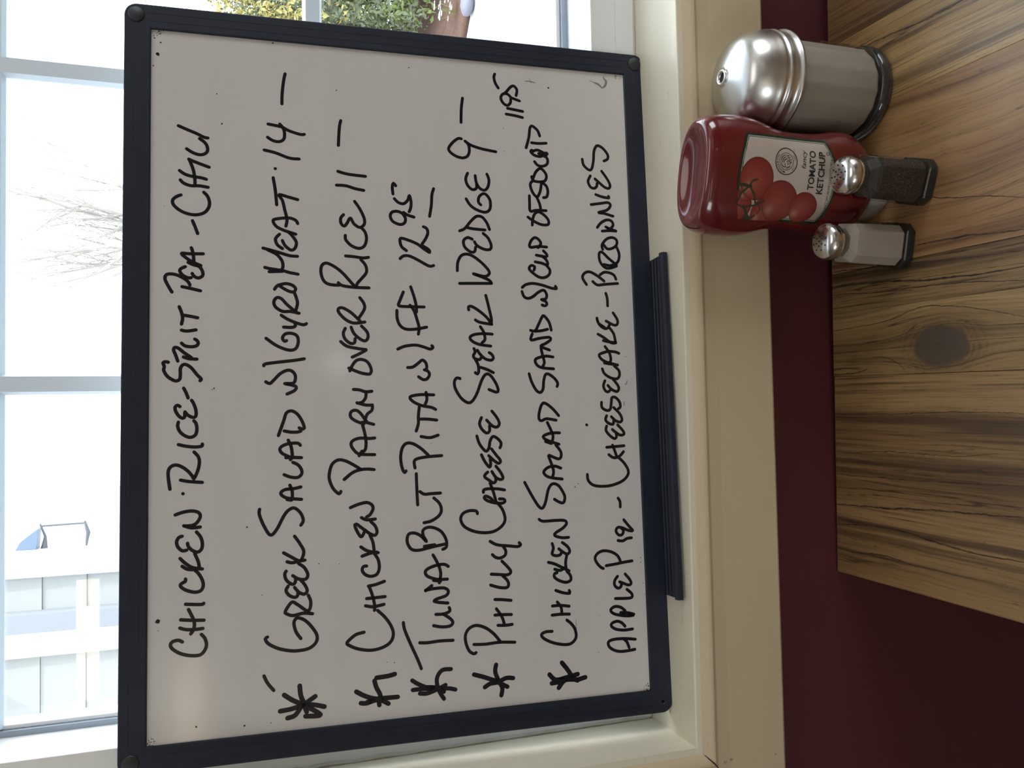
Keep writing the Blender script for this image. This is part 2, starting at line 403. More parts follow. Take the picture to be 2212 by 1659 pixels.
# thin grooves along the frame members, as ribs
for a in (0.0055, 0.0120):
    for (x0, x1, z0, z1) in ((0.016, BW-0.016, a, a+0.0007), (0.016, BW-0.016, BH-a-0.0007, BH-a), (a, a+0.0007, 0.016, BH-0.016), (BW-a-0.0007, BW-a, 0.016, BH-0.016)):
        link('frame_rib', box(bmesh.new(), x0, x1, -0.00013, 0.0002, z0, z1), m_black, board)
for cx, cz in ((BW-0.0082, 0.0079), (BW-0.0082, BH-0.0079), (0.0082, BH-0.0079)):
    bm = lathe(bmesh.new(), [(0, 0.0012), (0.0052, 0.0011), (0.0062, 0.0004), (0.0062, -0.001)], 24)
    bmesh.ops.rotate(bm, verts=bm.verts, matrix=Matrix.Rotation(math.radians(90), 3, 'X'))
    bmesh.ops.translate(bm, verts=bm.verts, vec=(cx, 0.0, cz)); link('corner_cap', bm, m_cap, board, True)
# marker tray: ribbed floor and raised front lip
tray = [(0.0, -0.0002), (0.0, 0.0016)]
for k in range(4): tray += [(-0.0035-k*0.006, 0.0016), (-0.0042-k*0.006, 0.0023), (-0.0052-k*0.006, 0.0023), (-0.0059-k*0.006, 0.0016)]
tray += [(-0.0265, 0.0018), (-0.0270, 0.0050), (-0.0285, 0.0062), (-0.0325, 0.0062), (-0.0340, 0.0050), (-0.0340, 0.0012), (-0.0330, 0.0006)]
link('marker_tray', prism(bmesh.new(), tray, 'x', 0.0985, 0.3925), m_black, board)
# handwriting in black marker
WRITING = [
(1,'CHILI',1,['433.1 396.2 431.5 399.6 428.6 402.2 425 401.6 421 397.4 418.5 391.9 417.7 385.2 419.6 379.2 423.9 375.8 428.6 375.2 433.2 376.7 436.1 379.4','445.1 396.7 442.6 394.1 440.9 389 441.1 382.7 440.3 376.2','452.6 397.3 449.9 393.3 448.4 387.8 447.8 381.8 446.7 377.5','441 386.1 444.8 385.9 452.2 386.8 457.7 388.5 462 390.2','462.2 390.5 461 387.8 458.8 381.8 456.6 375.4','470.5 392.1 467.8 387.8 466.3 382.7 467.2 378.8 469.7 376.7 473.4 376.9 476.6 378.8 479.4 382.5','488.7 398.2 486.2 392.1 483.6 385.3 480.8 379.3 480.4 376.4']),
(1,'dash',1,['412.9 387.7 408.7 386 402.8 383.9']),
(1,'PEA',1,['360.4 395.2 359.2 389.3 357.4 381.7','356 402.5 360.6 405.1 366 407.5 369.2 406.8 370.2 403.9 369.6 399.4 367.2 394.3 364.1 390.6 361.7 389.5','376.2 392.9 374.6 396 372.6 396.9 369.5 394.8 367.5 391 367.6 388.6','371 387.8 368.8 386.4 367.5 383.4 369 380.5 371.7 380 374.9 381.3 377.1 383.4','377.4 381.5 378.9 385.1 381.9 390.6 386.5 395.6 386.5 390.2 386.8 379.8','391.3 388.5 387 387.2 380.2 386.6','379.6 390.8 377.8 386.8 376.7 381.7']),
(1,'SPLIT',1,['301.5 404.9 301.9 406.7 301.1 408.6 298 407.7 295.3 408.1 290.9 405.7 287.8 401.5 287.1 398.7 288.6 396.6 292.6 396.2 296.6 396.2 299.4 394.6 299.7 392.1 297.1 388.3 291.7 384.1 288.5 381.1 287.2 382','305.6 394 304.2 390 303.9 384.3','302.4 398.1 306.9 399.6 310.9 401.1 312.9 400.4 312.5 397.9 309.1 393.8 305.1 388.3','316.3 395.4 314.2 392.9 313.5 388.4 314.3 384.6 316.3 383.3 318.4 384.2 319.5 385.9','326.4 395.5 325.7 391.7 326.7 385','344.6 397.2 340.1 395.5 335.6 394.7 331.1 395.5','338.1 394.3 337.3 389.2 336.2 383.8']),
(1,'dash',1,['281.5 393.8 277.9 392 273.9 390.6']),
(1,'RICE',1,['211.5 395.8 210.2 389.8 209.2 380.3','204.9 403.3 213.8 404.5 219 404.4 222 402.5 223 398.9 221.4 394.8 218.1 390.6 214 387.3 212.2 386.3 218.2 383.6 224.3 382.4 228.8 383.2 232.5 386.2','238.4 397.4 237.1 392.3 236.3 385.7 236.8 380.7 238.4 380.3','255.5 397.5 252.4 398 248.4 396.5 245.3 393.2 243.7 389 245.5 385.3 249.9 384.2 254.4 384.9 256.3 386.4','267.4 396.5 268.4 398.2 267.2 399.8 264.3 399.6 260.3 397.3 258.4 394.4 259.8 393 263.3 392.8 261.1 391.2 259 387.4 259.7 385.1 264.1 384.9 269.5 386.6 272.1 388.1']),
(1,'CHICKEN',1,['201.2 394.1','91.3 394.2 92.7 396.8 92.3 400.4 90.4 402.4 87.4 401.6 83.6 396.8 81.4 391.1 80.5 385.5 80.9 381.4 83.6 378.6 87.7 377.2 92.5 378.3 95.7 380.8','101.6 396 100.2 392 99.7 386.3 100 379.8','107.6 395.4 106.6 387.1 106 379','114.7 389.9 110.7 388 105.4 385.9 100.4 386.1 96.7 388.3','118.8 392 118.3 387.2 117.8 380.6 118.5 379.2','137.4 392.1 135.7 392.2 134.2 394.9 132.5 395.7 129.8 392.9 127.7 388 127.2 383.9 128.5 380.8 132.2 379.5 136.6 380.5 141.1 383.1 143.3 385.2','152.9 396 148.9 392.1 145.6 387.2 144.1 380.2','147 394.5 144.5 390.5 143.9 384.7','144.9 382.3 149.7 383.1 155.8 385.6','169.3 394.6 168.5 396.9 165.2 398.5 161.3 397.4 158.5 394.4 158.8 391.3','163.9 390.7 161.3 390.1 158.3 387.2 156.9 383.5 159 380.8 163.3 380.2 168.1 381.5 172 384.4','177.1 393.4 175.3 388.1 175.6 381.7','176.9 392.2 177.1 387.3 179.1 384 183.3 381.7 186.4 382.8 187.9 387.3 187.3 393.8 185.5 399.5']),
(2,'dash',1,['538.7 316.9 532.7 318.1 521.9 319.3 513.1 319.6']),
(2,'14',1,['495.3 330.5 493.7 320.2 490.8 313.9 488.5 305.3 488.8 302.1','484.3 330.9 481.7 326.6 481.3 321.6 483.7 318.3 488.6 317.7 492.8 318.8 496 321.3','473.5 333.6 471.7 324.8 468.1 314.1 467.8 306.4']),
(2,'MEAT',1,['458.6 325.1','451 326.8 440.7 325.2 428.8 324.2','433.9 307.8 435.7 315.2 437.2 322.2 432.4 319.7 424.9 318 417.3 316.3 411.6 317.2','414.1 308 416.7 309.5 418.4 314.4 417.6 322.5 415.9 327 411.3 324.8 408.2 319 405.3 309.6','404.8 322.2 400.9 325.3 396.2 324 393.1 320','399.7 320 395.5 317.8 392.1 313.3 393.9 310.2 398.7 309.2 403.8 312.3 407 315.4','393 334.9 390.6 325.4 387.6 314.7 387.2 308.4','377.4 333.6 376.4 329 375.2 320.1 373.8 314.8 372.6 308.1','374 330.3 374.6 320.1','391.7 331.5 388.2 324.5 383.2 320.5 378.5 319.7 375.7 320.8']),
(2,'GYRO',1,['359.9 326.3 363 323.8 364.7 317.5 363.3 312.2 360.5 310 358.1 311.8 358.8 315.8 362.4 322 363.5 323.3','340.9 307.5 342.2 314.2 342.3 320.4 345.7 325.6 349.9 326.9 353.2 324.7 352.5 321.2 347.8 316.8 342.7 311 340.9 308.4','343 310.1 348.8 308.7 353.5 309.6 358.1 311.3','339.1 321.3 335.7 316 332.8 308.9 331.6 304 332.6 301.9','329.6 319.6 329.4 313.4 330.6 310.5 333.4 311.1','320.5 333 315.2 325.8 312 318.8 311.1 313.5 313 309.9 318.1 308.3 322.7 309.4 324.6 313.4 324.1 318.3 320.8 320.5 318.2 318.9 318.8 317.4']),
(2,'slash',1,['298.7 334.8 300.1 333.8 301.5 324.2 302.8 312.7 304.2 303.8']),
(2,'W',1,['286 333.4 284.6 330.4 286.8 327.8 292.3 322.5 295 317.2 294.5 313.6 291.3 311 287.2 311 284.7 312.8 284.5 319 283.1 312.9 281.7 310.2 278.9 311.6 276.2 317.3']),
(2,'SALAD',1,['243.6 324.1 254.9 320.1 261.2 317.9 262.8 313.9 260.1 309.5 254.6 306 249.1 304.3 248.4 306.1 249.3 308.3','247.1 319.7 246.1 314.9 246 309.6 246.8 307','235.5 307.5 237.2 309.3 237.1 315.9 235.4 321.1 232.8 323.1 229.5 321.2 226.7 315.9','226.1 318.6 226.1 312.4 225.8 306.7','239.8 316.7 234.8 314.6 227.5 313.7 224.4 315.1','212.9 320 210.9 315.2 210.4 309.9 212.8 306.8 216.4 306.8 220.2 309.4 222.3 313.3','202.9 307.4 201.8 312.6 201.2 319.6 198.6 322.7 195.9 320.5 194.3 316.2 193.2 307','204.6 315.7 199.6 314 194.2 314','193.5 317.9 192.9 314.5','186.9 338.5 182.9 338.7 173.9 335.3 166.8 330.6 170.8 325.9 182 319.8 186.2 315.4 186.5 311.9 182.3 307.6 176.8 305.8 173.2 307.6']),
(2,'GREEK',1,['164.9 312.5 159.1 308.6 152.7 305.6 146.2 307.4','152.6 320.8 148.9 314.8 145.9 309.6 146 304.8','145.6 318.3 144.6 314 146 307.9','143.7 309.6 140.3 305.3 134.8 302.7 131.4 304.5 131.9 309.7 134.7 314.1','138.5 319 136 320.1 131.5 318.8 128.1 314.5 129.3 312.4 131.9 311.9','130.8 308 127 305 122.5 303.3 120 305.5 121.6 309.4 125.6 312.8','127 317.6 123.6 319.2 119.9 316.8 118 312.5 119.5 310.5 122.1 310.3','118.9 302.5 114.3 300.8 109.1 301.2 106.6 303','104.6 299.5 105.5 306.5 104.4 314.3 106.1 319 107.9 319.9 114.5 315.1 112.5 310.8 109.1 306.5 105.8 302.2','86.5 308.4 91.5 311.8 97.8 313.5 101.2 312.6 102.3 310 99.7 304.8 94 299.7 87.6 296.2 82.4 297.2 78.5 302.4 77.5 310.2 78.1 317.1 80.6 325.6 84.6 332.4 88.3 334.8 89.7 333.2']),
(2,'smudge',1,['60.9 335.9 55.5 333.4 49.5 328.8']),
(2,'asterisk',1.4,['45.3 321.2 40.7 314.8 36.4 306.3','51 309.6 43.6 308.8 37.3 306.3','42 298 39.1 302.8 36.1 307.1','33.6 324.2 34.4 315.7 36.4 306.3 35.6 298.5 33.5 291.2','27.9 318.8 29.4 313.2 35 308.9','36 306.3 31.1 304.6','35.4 305.4 31.3 298.6 27.8 294.3 27.2 296.9 27.9 305.5']),
(3,'dash',1,['502.7 272.7 496.2 274 481.4 274.9']),
(3,'11',1,['459.4 275.6 457.5 267.3 456.5 253.2','447.7 276.9 447.6 269.3 445.6 261.8 444.5 254.8']),
(3,'RICE',1,['434.8 262.4 428.7 258.3 421.1 254.9 416.2 254.7 413.4 257.1','423.2 271.5 420.2 273.8 415.9 273.6 413.6 271.1 416.1 268.8 420.6 266.1 415.9 263.2 413.1 259 413.7 256.7','405.9 270.3 402.1 269.9 397.4 265.3 395.5 259.3 397.8 255 403.7 253.2 409.5 254.4 413.2 257.6','388.8 270.3 388.4 263.6 387.6 256.1 388.3 251.9','386.1 258 381.4 254.3 375.7 253.7 370.8 257.3 366.4 261.1 363.5 262.1','362.8 251.8 363 264 364.2 273.2 366.5 276.4','364.4 275.9 364.9 283.3 367.6 287.8 373.7 290 379.9 289.5 382.4 285.8 379.7 279.4 374.7 273 368.6 267.6 363 262.6']),
(3,'OVER',1,['354.5 259.4 349.8 256.2 345 255.9 337.3 260.6','334.5 255.6 333.5 264.4 336.2 270.8 341.8 276.2 345.1 276.6 345.9 273.4 342.4 267 337.3 261.5 335 259.3','329.1 271.4 324.9 273 320.2 271.5 316.9 267.4 317.4 264.2 320.7 263.6','330.1 266.7 325 264.5 320.7 259.9 318.9 255.8 321.3 253.4 326 253.8 331.2 258.4','318.3 275.2 314.5 270.2 312.7 261.9 311.8 255','311.3 255 308 261.1 305.6 266.2','296.7 269 293.4 261.3 292 255.8 292 252.1 295.7 251.1 301.4 253.8 303.7 258.4 302.8 263 298.6 266.3 294.4 268.2']),
(3,'PARM',1,['279.4 265.6 278.9 260.6 277.4 256 277.8 250.9','276.9 255.5 272.3 256.1 269 258.9 268.2 262.6','268.6 263 266.7 256.2 266.6 250.6','266.1 250.6 262.4 251.1 259.2 254.9 255.5 256.3','250.9 249.9 252.7 256.4 252.7 259.1','251.3 257.8 254.2 264.6 257.5 268.2 261.3 267.7 262.6 264 260.2 260.4 254.5 256.4 252.2 254.5','250.4 258.7 243.4 257 236.9 256.2 231.3 256.7 229.1 258.6','239.9 249.2 239.6 252.9 240 261.2 238.1 266.7 234.9 268.1 230.7 265.9 227.3 261.4 226.5 249.4','225.9 261.8 229.6 259.5','214.5 250.1 215.1 255.1 214.8 260.6 212.8 267 207.5 273.9','214.8 260.2 219.2 267 222.4 273.3 223 278.7 219.7 283.2 213 285.3 207.5 285.3 200.6 282.5 196.3 278.1 198.1 276.6']),
(3,'CHICKEN',1,['185 269.3 187.4 262.9 188.5 256.5 186.5 252.4 183.2 251.5 178.8 253.9 177.1 256.7','176.8 260.8 174.8 256.7 175.1 249.8','173.3 253.5 169.4 249.9 164.8 248.6 162.2 250.5 164.2 255 167.2 258.6','164.2 255 167.7 259.5 171.9 264.9 169.8 265.9 161.7 261.4 166.2 258.2','162.4 254.2 156.8 252 150.4 251.2','153.7 261.6 150.2 256.2 148.4 248','146.4 260.8 148.3 254.4 148.9 248.9','148.1 251.2 142.9 248.1 136.5 247.3 131.7 249.2 130.2 253.8 131.8 258.3 135.2 260.8 138.2 259.8 138.5 257.3','125.6 243.4 123.6 250.2 122.7 256.2','122.6 255.7 115.3 253.1 107 251.4 103.5 251.7','113.1 257.7 113.3 250.4 113.6 243.1','107.6 258.7 106.4 252.4 107.6 244.1','103.3 249.2 97.4 243.4 90.8 239 84.3 237.1 78.2 239.2 74.3 245.6 72.9 254.7 74.7 264.6 78 271.7 80.3 273.4 84.4 268.9 86.3 265.3 87.2 260.1']),
(3,'asterisk',1.4,['52.8 236.5 51.8 242.4 51.3 251','49.2 252.6 43.8 251.1 38.6 248.5 34.6 248','42.3 266.8 38.6 260.7 35.5 252.6 35.2 245.4 35 234.5','33.2 263.4 32.7 259 34.2 252.7 34.5 247.2','30.3 249.1 34.2 248.6 30.6 241.9','33.5 258.5 34.9 250.8']),
(4,'price',1,['449.9 228.3 452 230.2 448.7 231.2 442.8 230.7','438.8 229.6 435.7 226.3 434.9 222 438.1 218.5 442.1 217 436.7 215.7 431.7 216.1 428.2 217.5','427.5 222.1 425.5 219.3 423.8 213.5','426 222.2 428.1 227 427.2 231.8 423.5 233.3 419.2 231 417 225.2 418.7 221.4 422.6 220.8 426 222.7','388.1 225.8 390.4 222.9 390.5 218.1 387.6 211.4 383.9 204.7 382.3 200.8 383.1 197.8','395 220.4 398 224.2 401.8 225.5 405.3 225 404 218.8 400.9 211.1 396.7 205.3 394.1 201 396.3 201.4 399.1 205.8','401 207.2 405.6 204.2 410.6 202.1 414.5 203 415.9 205.7']),
(4,'dash',1,['449.2 196.3 443.6 197.9 434.6 198.6 425.1 200.3']),
(4,'FF',1,['347.7 206.6 347.8 215.1 347.9 224.7 348.8 228 353.2 226.5 360 223.7','364.5 217.5 356.3 214.9 348.6 213.2 343.3 213.1','349 218.4 344.7 215.2 336 212.5 330.2 211.2 324.9 211.9','344.5 229.3 337.7 229.2 332 226.9 329 222.2 329 214.5 330.8 204.9']),
(4,'slash',1,['312.3 229.2 314.7 223.4 315.7 214.8 314.3 208.1 312.4 202.4 313.9 199.9 315.3 200.9']),
(4,'W',1,['297.1 221.4 297.5 217.1 300.9 212.3 303.3 208.9 300.4 206 296 205.7 295.1 207.6 294.1 204.7 291.2 203.4 287.7 205.4 287 208.7 289.4 212.5']),
(4,'PITA',1,['274.3 200.2 274.6 210.9 273.5 218.6 271.8 220 268.5 216.8 265.5 210.2 264 202.5 262.2 198.9','276.4 206.6 270.7 206 266 207.8','265.5 212.3 256.5 213.4 250.9 213.5 244.8 215.4','254.5 213.3 254.3 205.6 253.4 198.2','240.2 211.5 239.1 204.1 241 197.3','224.1 194.8 223.5 206.3 222.2 214.9 219.9 217.6 214.7 217','224.7 205.8 230.5 211.9 234.5 218.4 234.9 223.6 231.4 227 224.9 228.5 218.4 228.2 213.2 226.9 211.3 225.5 212.6 224.4']),
(4,'BLT',1,['210 216.1 197.4 215.9 184.8 215.5','195.4 213.4 193.2 209.9 193.4 204.2 193.6 196.5','170.2 210.6 171.3 204.7 175.1 198.4 179.7 196.1 185.4 197.7 189.8 202.1','148 195.7 149.7 192.8 155.3 192.7 162 196.3 165.5 202 166.3 207.6 164.2 211.5 160 211.5 155.1 209 159.7 213.4 162.2 218.1 162 222.8 158.9 224.5 154.3 224.3 149.5 221.2 148.4 215.6 149.7 208 151.1 200.4 152.1 193.7','151.2 210.8 152.1 202.3']),
(4,'TUNA',1,['144 203.9 138.1 200.7 132.4 198.5 127.8 197.9 121.4 199.2','134 191.5 135.9 195 135.4 201.7 133.1 208.4 130.5 210.5 127.1 208.5 124.3 201 123.9 192.5','123.6 203.9 122.7 198.2','115.8 210.6 119.6 205.4','116.3 210.6 117.1 203.1 117 195.5 114.5 192 110.9 193.8 108.7 201.4 107.1 203.8 105.8 199.6 104.8 192.5','101.1 191.6 98.3 191.2 96.4 196 96.5 202.6','95.9 196 92.3 190.9 88.9 188.8 86.4 191.5 86.3 198.2 87.8 204.7','75.3 216.2 74.8 209.7 75.3 200.3 74.9 189','92.2 229 86.3 228 75.1 223.6 62.9 218.3 55 215.3']),
(4,'asterisk',1.3,['52.4 191.4 52.4 198 48.7 201.9 43.4 203.1 36 201.2 29.8 197.6','46.5 222.8 43.1 217.8 39.7 210.5 37.8 201.2 37.5 193.7 36 188.1','39.1 222.5 39.1 214.2 38 203.1','35.8 216.9 35.3 211.5 36.9 205 40.4 196','40.2 211.4 38.9 203 35.2 197.5']),
(5,'dash',1,['530.8 169.2 521.4 170.5 509.1 171.1']),
(5,'9',1,['494.5 171.2 494.5 174.2 490.1 179.4 484.3 182.5 479.5 177.6 477.7 170.7 479.8 166 485 164.4 490.1 165.3 492.7 168','492 167.2 489.2 162.2 486.8 153.1 485.1 140.9']),
(5,'WEDGE',1,['464.5 166.5 459.3 168.3 453.9 166.8 450.3 162.8 451.7 159.2 455.8 158.9','462.7 159.9 456.8 159.1 451.9 156.2 450.3 152.1 453.3 149 459.5 147.8 464.7 149.5','441.9 168.4 436.3 164.7 432.5 158.7 431 151.7 434.1 147.7 441.2 147.3 446.1 150.2 447.2 153.3 444.3 156.9 439.7 157.7 437.2 155.6','413.7 174.8 415.9 170.3 422.2 165.1 426.9 159.9 426.6 154.9 421.8 150.9 416 148.6','417 168.8 416 163.3 415.4 152.6','406.9 164 408.2 168 405.3 171.6 399.9 170.7 395.9 165.8 396.2 162.3 400.2 161.2','404.7 162.1 401.3 159.6 398.5 153.6 398.7 148.6 402.7 147.6 408.7 150.3 412.3 154.3','379.3 177.7 386.7 177 392.3 173.9 393.8 168.9 391.7 162.9 386.4 156 380.5 150.6 377.1 150.2 375 154.3 377 163.8 374.4 156.4 371.6 149.9 369.1 148.2','368.4 176 368.8 161.6 369.1 148.2']),
(5,'STEAK',1,['358.7 153.6 349.6 151.5 338.8 149.3 334.8 149.5','345.9 168.7 348.4 168.9 348.9 166.1 345.5 160.2 339.7 153.3 334.3 149.5','337.4 163.2 335.5 159.5 333.8 149','331.7 159.1 326.8 156.2 320.9 155.4 318 158','325.4 148.9 325.8 156.8 324.8 164.8 322.3 168.3 318.9 165.9 316.5 160 315.2 150.5','313 165.1 310.1 164.2 307.1 165.8 304.7 164.8 303.7 160.4 306.2 158.8','311.6 162.2 308.1 159.8 304.2 155.4 303.2 150.4 305.2 148.5 308.1 149.8 309.6 152','304.2 164.4 299.3 162 294 161.5 291.5 162.7 292.7 164.5','297.2 160.1 295.4 154.6 292.6 148.9','287.7 177.7 288.2 180.6 284.9 182.6 279.1 181.8 271.3 177.1 267.4 171.3 269.2 167.3 276 163.2 285.7 159.4 291 155.8 290.5 151.8 283.6 147 277.7 145.1 276 146.7 278.3 153.1']),
(5,'CHEESE',1,['260.1 151.2 254.4 146.9 249.5 145 246.6 147.1 247.7 151.1 252.6 155.9','254.8 160.3 249.8 162.1 245 160.1 241.8 156.2 243.4 153.7 247.7 153.6','239.5 164.7 233.5 162.9 228.6 159.6 226.6 156.9 229.4 154.6 235.2 153.4 238.8 150.8 236.9 146.9 233 144 229.1 145.1','228.4 152.4 223.5 148.8 218.5 145 216.2 146.5 218.2 150 222.9 155','223.8 161.2 218 158.4 213.3 154.6 215.9 153.5 219.8 153.9','214 149.1 208.9 145.3 204 143.2 202.7 145.5 204.7 149.4 209.6 152.7','209.3 156.2 207 158.7 205.1 158.8 202.6 155.4 200 151.5 201.9 149.5 204.3 149.6','200.1 154.5 191.9 151.7 185.2 150','193.9 142.2 195.1 148.7 195.4 156.6 194.6 160.1 192.7 160.4','186.7 146.9 186.3 143 184.3 142.2 183 145.1 183.8 152 186 157.9 188.4 159.9 189.5 158.2 187.2 153.9 183.8 152','175.4 166 177.6 166.9 178.1 172.8 176 178.2 171.4 180.2 165.7 177.5 161.5 170.3 159.6 161.6 160.1 152.7 164 145.7 169.5 142.5 177.3 144.3 183.2 148.5 184.7 150.5']),
(5,'PHILLY',1,['152.2 155.9 149.1 150.1 147.6 140.2 146.6 132.3 148.1 129.7 149.7 131','147.8 145.2 143.9 142.8 140.2 143.4 138.1 147.5 138.8 151.4 141.3 154.3','135.4 146.3 130.6 141.7 126.2 138.9 124 142 124.7 148.9 125.4 155.7','123.9 146.4 119.3 142.1 115.5 141.2 113.6 143.3 114.2 149.2 116.6 156.5','104.7 153.2 104.2 147.5 103 139.5','97.1 152.2 90.7 147.9 84 145.7','92.1 153.6 92 146.9 91.5 139.5','83.7 151.3 83.2 145.2 83.5 139.1','70.1 171.9 69.5 162.2 70 150.5 68.9 137.3','70.4 149.5 77.4 155.2 82.6 161.9 85.1 169.5 83.2 175.4 78.4 178.6 72 178.5 65.4 175.9 62.7 172.1 63.5 170.3']),
(5,'asterisk',1.4,['52.3 153.8 46.9 154.7 40.2 152.4 33.5 149.2 27.6 150.1','46.3 172.5 43.7 164.9 40.7 157.3 38.7 151.5','40.3 139.7 40.9 145.6 38.4 152.5 37.7 159.3 35.4 163.7','39.8 152.4 36.7 149.6 33.9 144.8','39.2 155.9 37.2 150.1']),
(6,'price',1,['555.1 139.8 552 140.7 546.9 139.5 542.7 137','537.2 121 542.4 120.1 545.8 122.8 544.5 126 539.9 129.8 538.8 131.1','534.6 125.3 537.9 128.8 537.6 133 533.7 135 529.2 132.7 527.7 129.1 530.3 126.4 534.5 125.6 533.8 122.1 532.6 118','525 129.2 524.3 123 523.3 115.4','519.7 130.6 519 123.1 517.7 115.8']),
(6,'SOUP',1,['502.1 100.5 507 102.4 510.7 107.1 508.6 109.3 500.1 110.6 490.6 113.4','495.5 108.3 495.3 101.8 496 94.8','478.6 106.1 475.6 103.5 474.8 99.3 476.7 95 480.9 94 484.9 96.8 486.1 102.1','487.9 106.8 488.8 108.4 487.2 109.3 484.3 105.9 483.6 100.1 487.1 95.7 486.4 94.1 483.8 96.9','487.8 107.3 489.2 103 487 97.3','464.9 109.2 461.3 107.7 460.6 101.9 461.9 97.1 466.7 95.7 471.2 98.4 472.6 101.5 469.2 105.3 462.8 108.2','460.7 100.3 451.8 102 447 105.1 451.4 109.1 458 110.7 461.8 107.7','460.7 100.9 457.3 96.2 452.2 94.8 447.4 96.1 446.6 99.1']),
(6,'OF',1,['447.6 111.9 440.9 111.9 434 111.5 434.9 106 435 97','446.5 105.1 440.4 102.7 434.7 101.8','428.5 113.8 425.6 109.5 422.4 102.2 422.6 95.9 426.3 95.2 430.8 98.8 433.6 104 431.4 107.7 426.7 109.5 421.5 110.2']),
(6,'CUP',1,['402.5 97.7 402.8 105 402 112.9 407.1 112 410.5 108.4 408.9 104.8 405.4 102.9 401.7 105.6','399.1 100.8 395.9 97.9 393.8 98.5 395 107.4','389.1 108.7 388 102.4 386.6 98.3 387.7 97.2 391.2 98.6 394.4 102.2','386.1 98.3 382.1 95.5 378 96.5 375.4 100.8 375.9 106 380.1 112.1 383.1 114.3 385.7 112.4 384.8 109.3 381.7 110']),
(6,'slash',1,['366.2 121.1 368.8 117.7 370 111.4 368.7 103.1 366.3 94.8 365.9 90.1 368 91']),
(6,'W',1,['362.7 121.5 358.2 119.6 356.8 116 358.4 111.8 362.5 106.5 364.2 101.7 360.1 99.2 356.6 100.4 356 104.1 354.5 100.5 352 99.3 350.5 101.2 351.3 103.7']),
(6,'SAND',1,['329.3 96.2 336.4 98 341.9 102.5 339.8 104.7 334.3 107.5 328.7 110.8 329 114.9','328.2 110.8 328.8 105.1 330.1 99.5','326 113.5 320.7 114.7 322.2 106.9 323.1 98 320.8 97.3 317.7 101.8 315.2 106.1 312 98.4','313.7 106.1 307.2 104.8 301.2 103.5 296.7 105.7','306 95.5 306.7 102.2 305.2 109 303.2 111.7 299.2 110.3 296.7 105.7 295.7 95.3','291.5 117.5 284.4 115.4 277.4 111.6 275.4 108 278.3 105.5 285.3 104.6 290.7 102.8 291 99.7 287.2 94.6 283.2 92.1 280.4 92.8']),
(6,'SALAD',1,['255.3 92.3 261.4 97.6 266.2 104.2 264.5 107.4 257.6 109.7 252.7 109.9 251.2 107.8 252.8 103.1 251.4 94.7','249.6 102.7 243.6 99.9 238.2 98 233.7 98.7','240.5 92 240.5 99.5 238.4 106.2 236.4 106.3 233.8 101.8 230.8 92.8','233.4 104.9 231.6 99.8','230.2 95.7 224.7 91.7 220.2 91.4 218.3 93.5 219.4 97.1 221.6 102.2 220.1 102.3 212.2 99.5 207.2 98.6 202.9 99.8','210.4 92 212.3 97.4 211.3 103.6 207.6 107.4 204.1 104.9 202.4 99.8 201.1 91.1','199.5 124.5 188.6 118.8 179.2 113 177.4 109.5 182.3 106.7 192.8 103.8 197.3 100 195.9 94.9 190.3 91 185.4 89.3 181.1 90.8 181.7 94.4 184.3 98.7']),
(6,'CHICKEN',1,['151.7 87.3 151.8 93.5 153.9 99.6 156.2 98.5 159.7 92.2 163.4 88.7 166 90.4 166.5 98.1 166.4 109.4 168.1 112.9','147.3 102.1 143.4 101.2 138.6 102.4 137 98.7 137.7 95.1 140 94.1','147.7 93.1 144.1 88.6 140.1 86.7 137.8 88.9 139.5 92.4 142.6 96.4','137.4 89.4 131.2 90.7 125.4 90.4','131.9 106 130.3 100.5 127.1 94.4 123.8 87.9','125.9 100.6 124.6 95.6 126.9 91.4','123.4 89.9 119.9 87 116 86.8 114.4 90.8 116.2 96.9 119.4 101.1 122.2 100.8 122.8 98.7','108.3 100.3 106 94.2 105.1 88.1 107.5 88.5','98.7 99.4 94.2 96.2 88.9 95.7','95.7 103.8 95.7 96.7 94.4 89','88.2 104.3 88.4 96.9 87.9 89','75 104.8 75 110.6 73 114.2 69.5 111.8 65.5 103.9 63.2 93.8 64.1 87.7 68.5 83.9 75.2 84.6 80.2 88 83.2 91.5']),
(6,'asterisk',1.5,['48.7 97.2 42.8 92.6 37.3 89.2','40.1 108.4 35.3 103 36.3 93.8 38.1 83.6','32.9 106.6 33.5 99 35.1 90.8 33 83.8','28.6 100.7 33.7 96 35.8 88.8','33.5 84.3 34.9 77','35.2 102 34.1 85.8']),
(7,'BROWNIES',1,['483.7 61.5 478.3 60.4 474.2 55.6 475.6 52.8 483.2 50.9 491.7 50 497 47 495.5 42.1 489.9 37.3 485.6 37.2 483.3 40.9','468.9 54.4 463.7 56.8 458.6 54.6 457.7 50.8 460 48.6 462.1 48.5','473.8 43.5 467.4 38.8 461.7 36 458.5 37 459.3 41.4 466.4 50.1','452 50 450.2 44 449.5 37.6 451 37.9','442.6 54.8 444 46.5 445.2 38.7 442.6 36.4 438.2 40.1 435.7 47.9 435 42.5 433 34.3','422 49.8 426.4 46.1 429.3 40.5 428.4 36.1 424.8 34.6 421.5 37.6 422.9 41.7 421 37.6 419.6 32.1','418.9 45.4 419.6 37.6 419.4 32.1','402.3 45.5 406.5 45.9 411.9 41.3 413.4 35.7 411.2 31.9 407 32.1 403.7 36.1 403 41.1 406.5 44.3','404.9 32.2 398.7 30 392.3 31.1 389.1 34.6','388.6 32.9 394.1 39.9 399.7 46.2 398.5 49 391.8 48.7 386.7 45.1 385.3 40.3 387.6 33','388.8 45 387.9 39 389.6 33.5','370.2 62.1 376.3 65.6 380.5 63.3 381.6 58.4 378.2 51.5 373.7 45.4','379.3 49 381.7 44.8 381.1 39.3 379.1 35.6 375.7 34.1','373.1 56.1 370.1 51.8 370.9 44.2 371.9 32.6']),
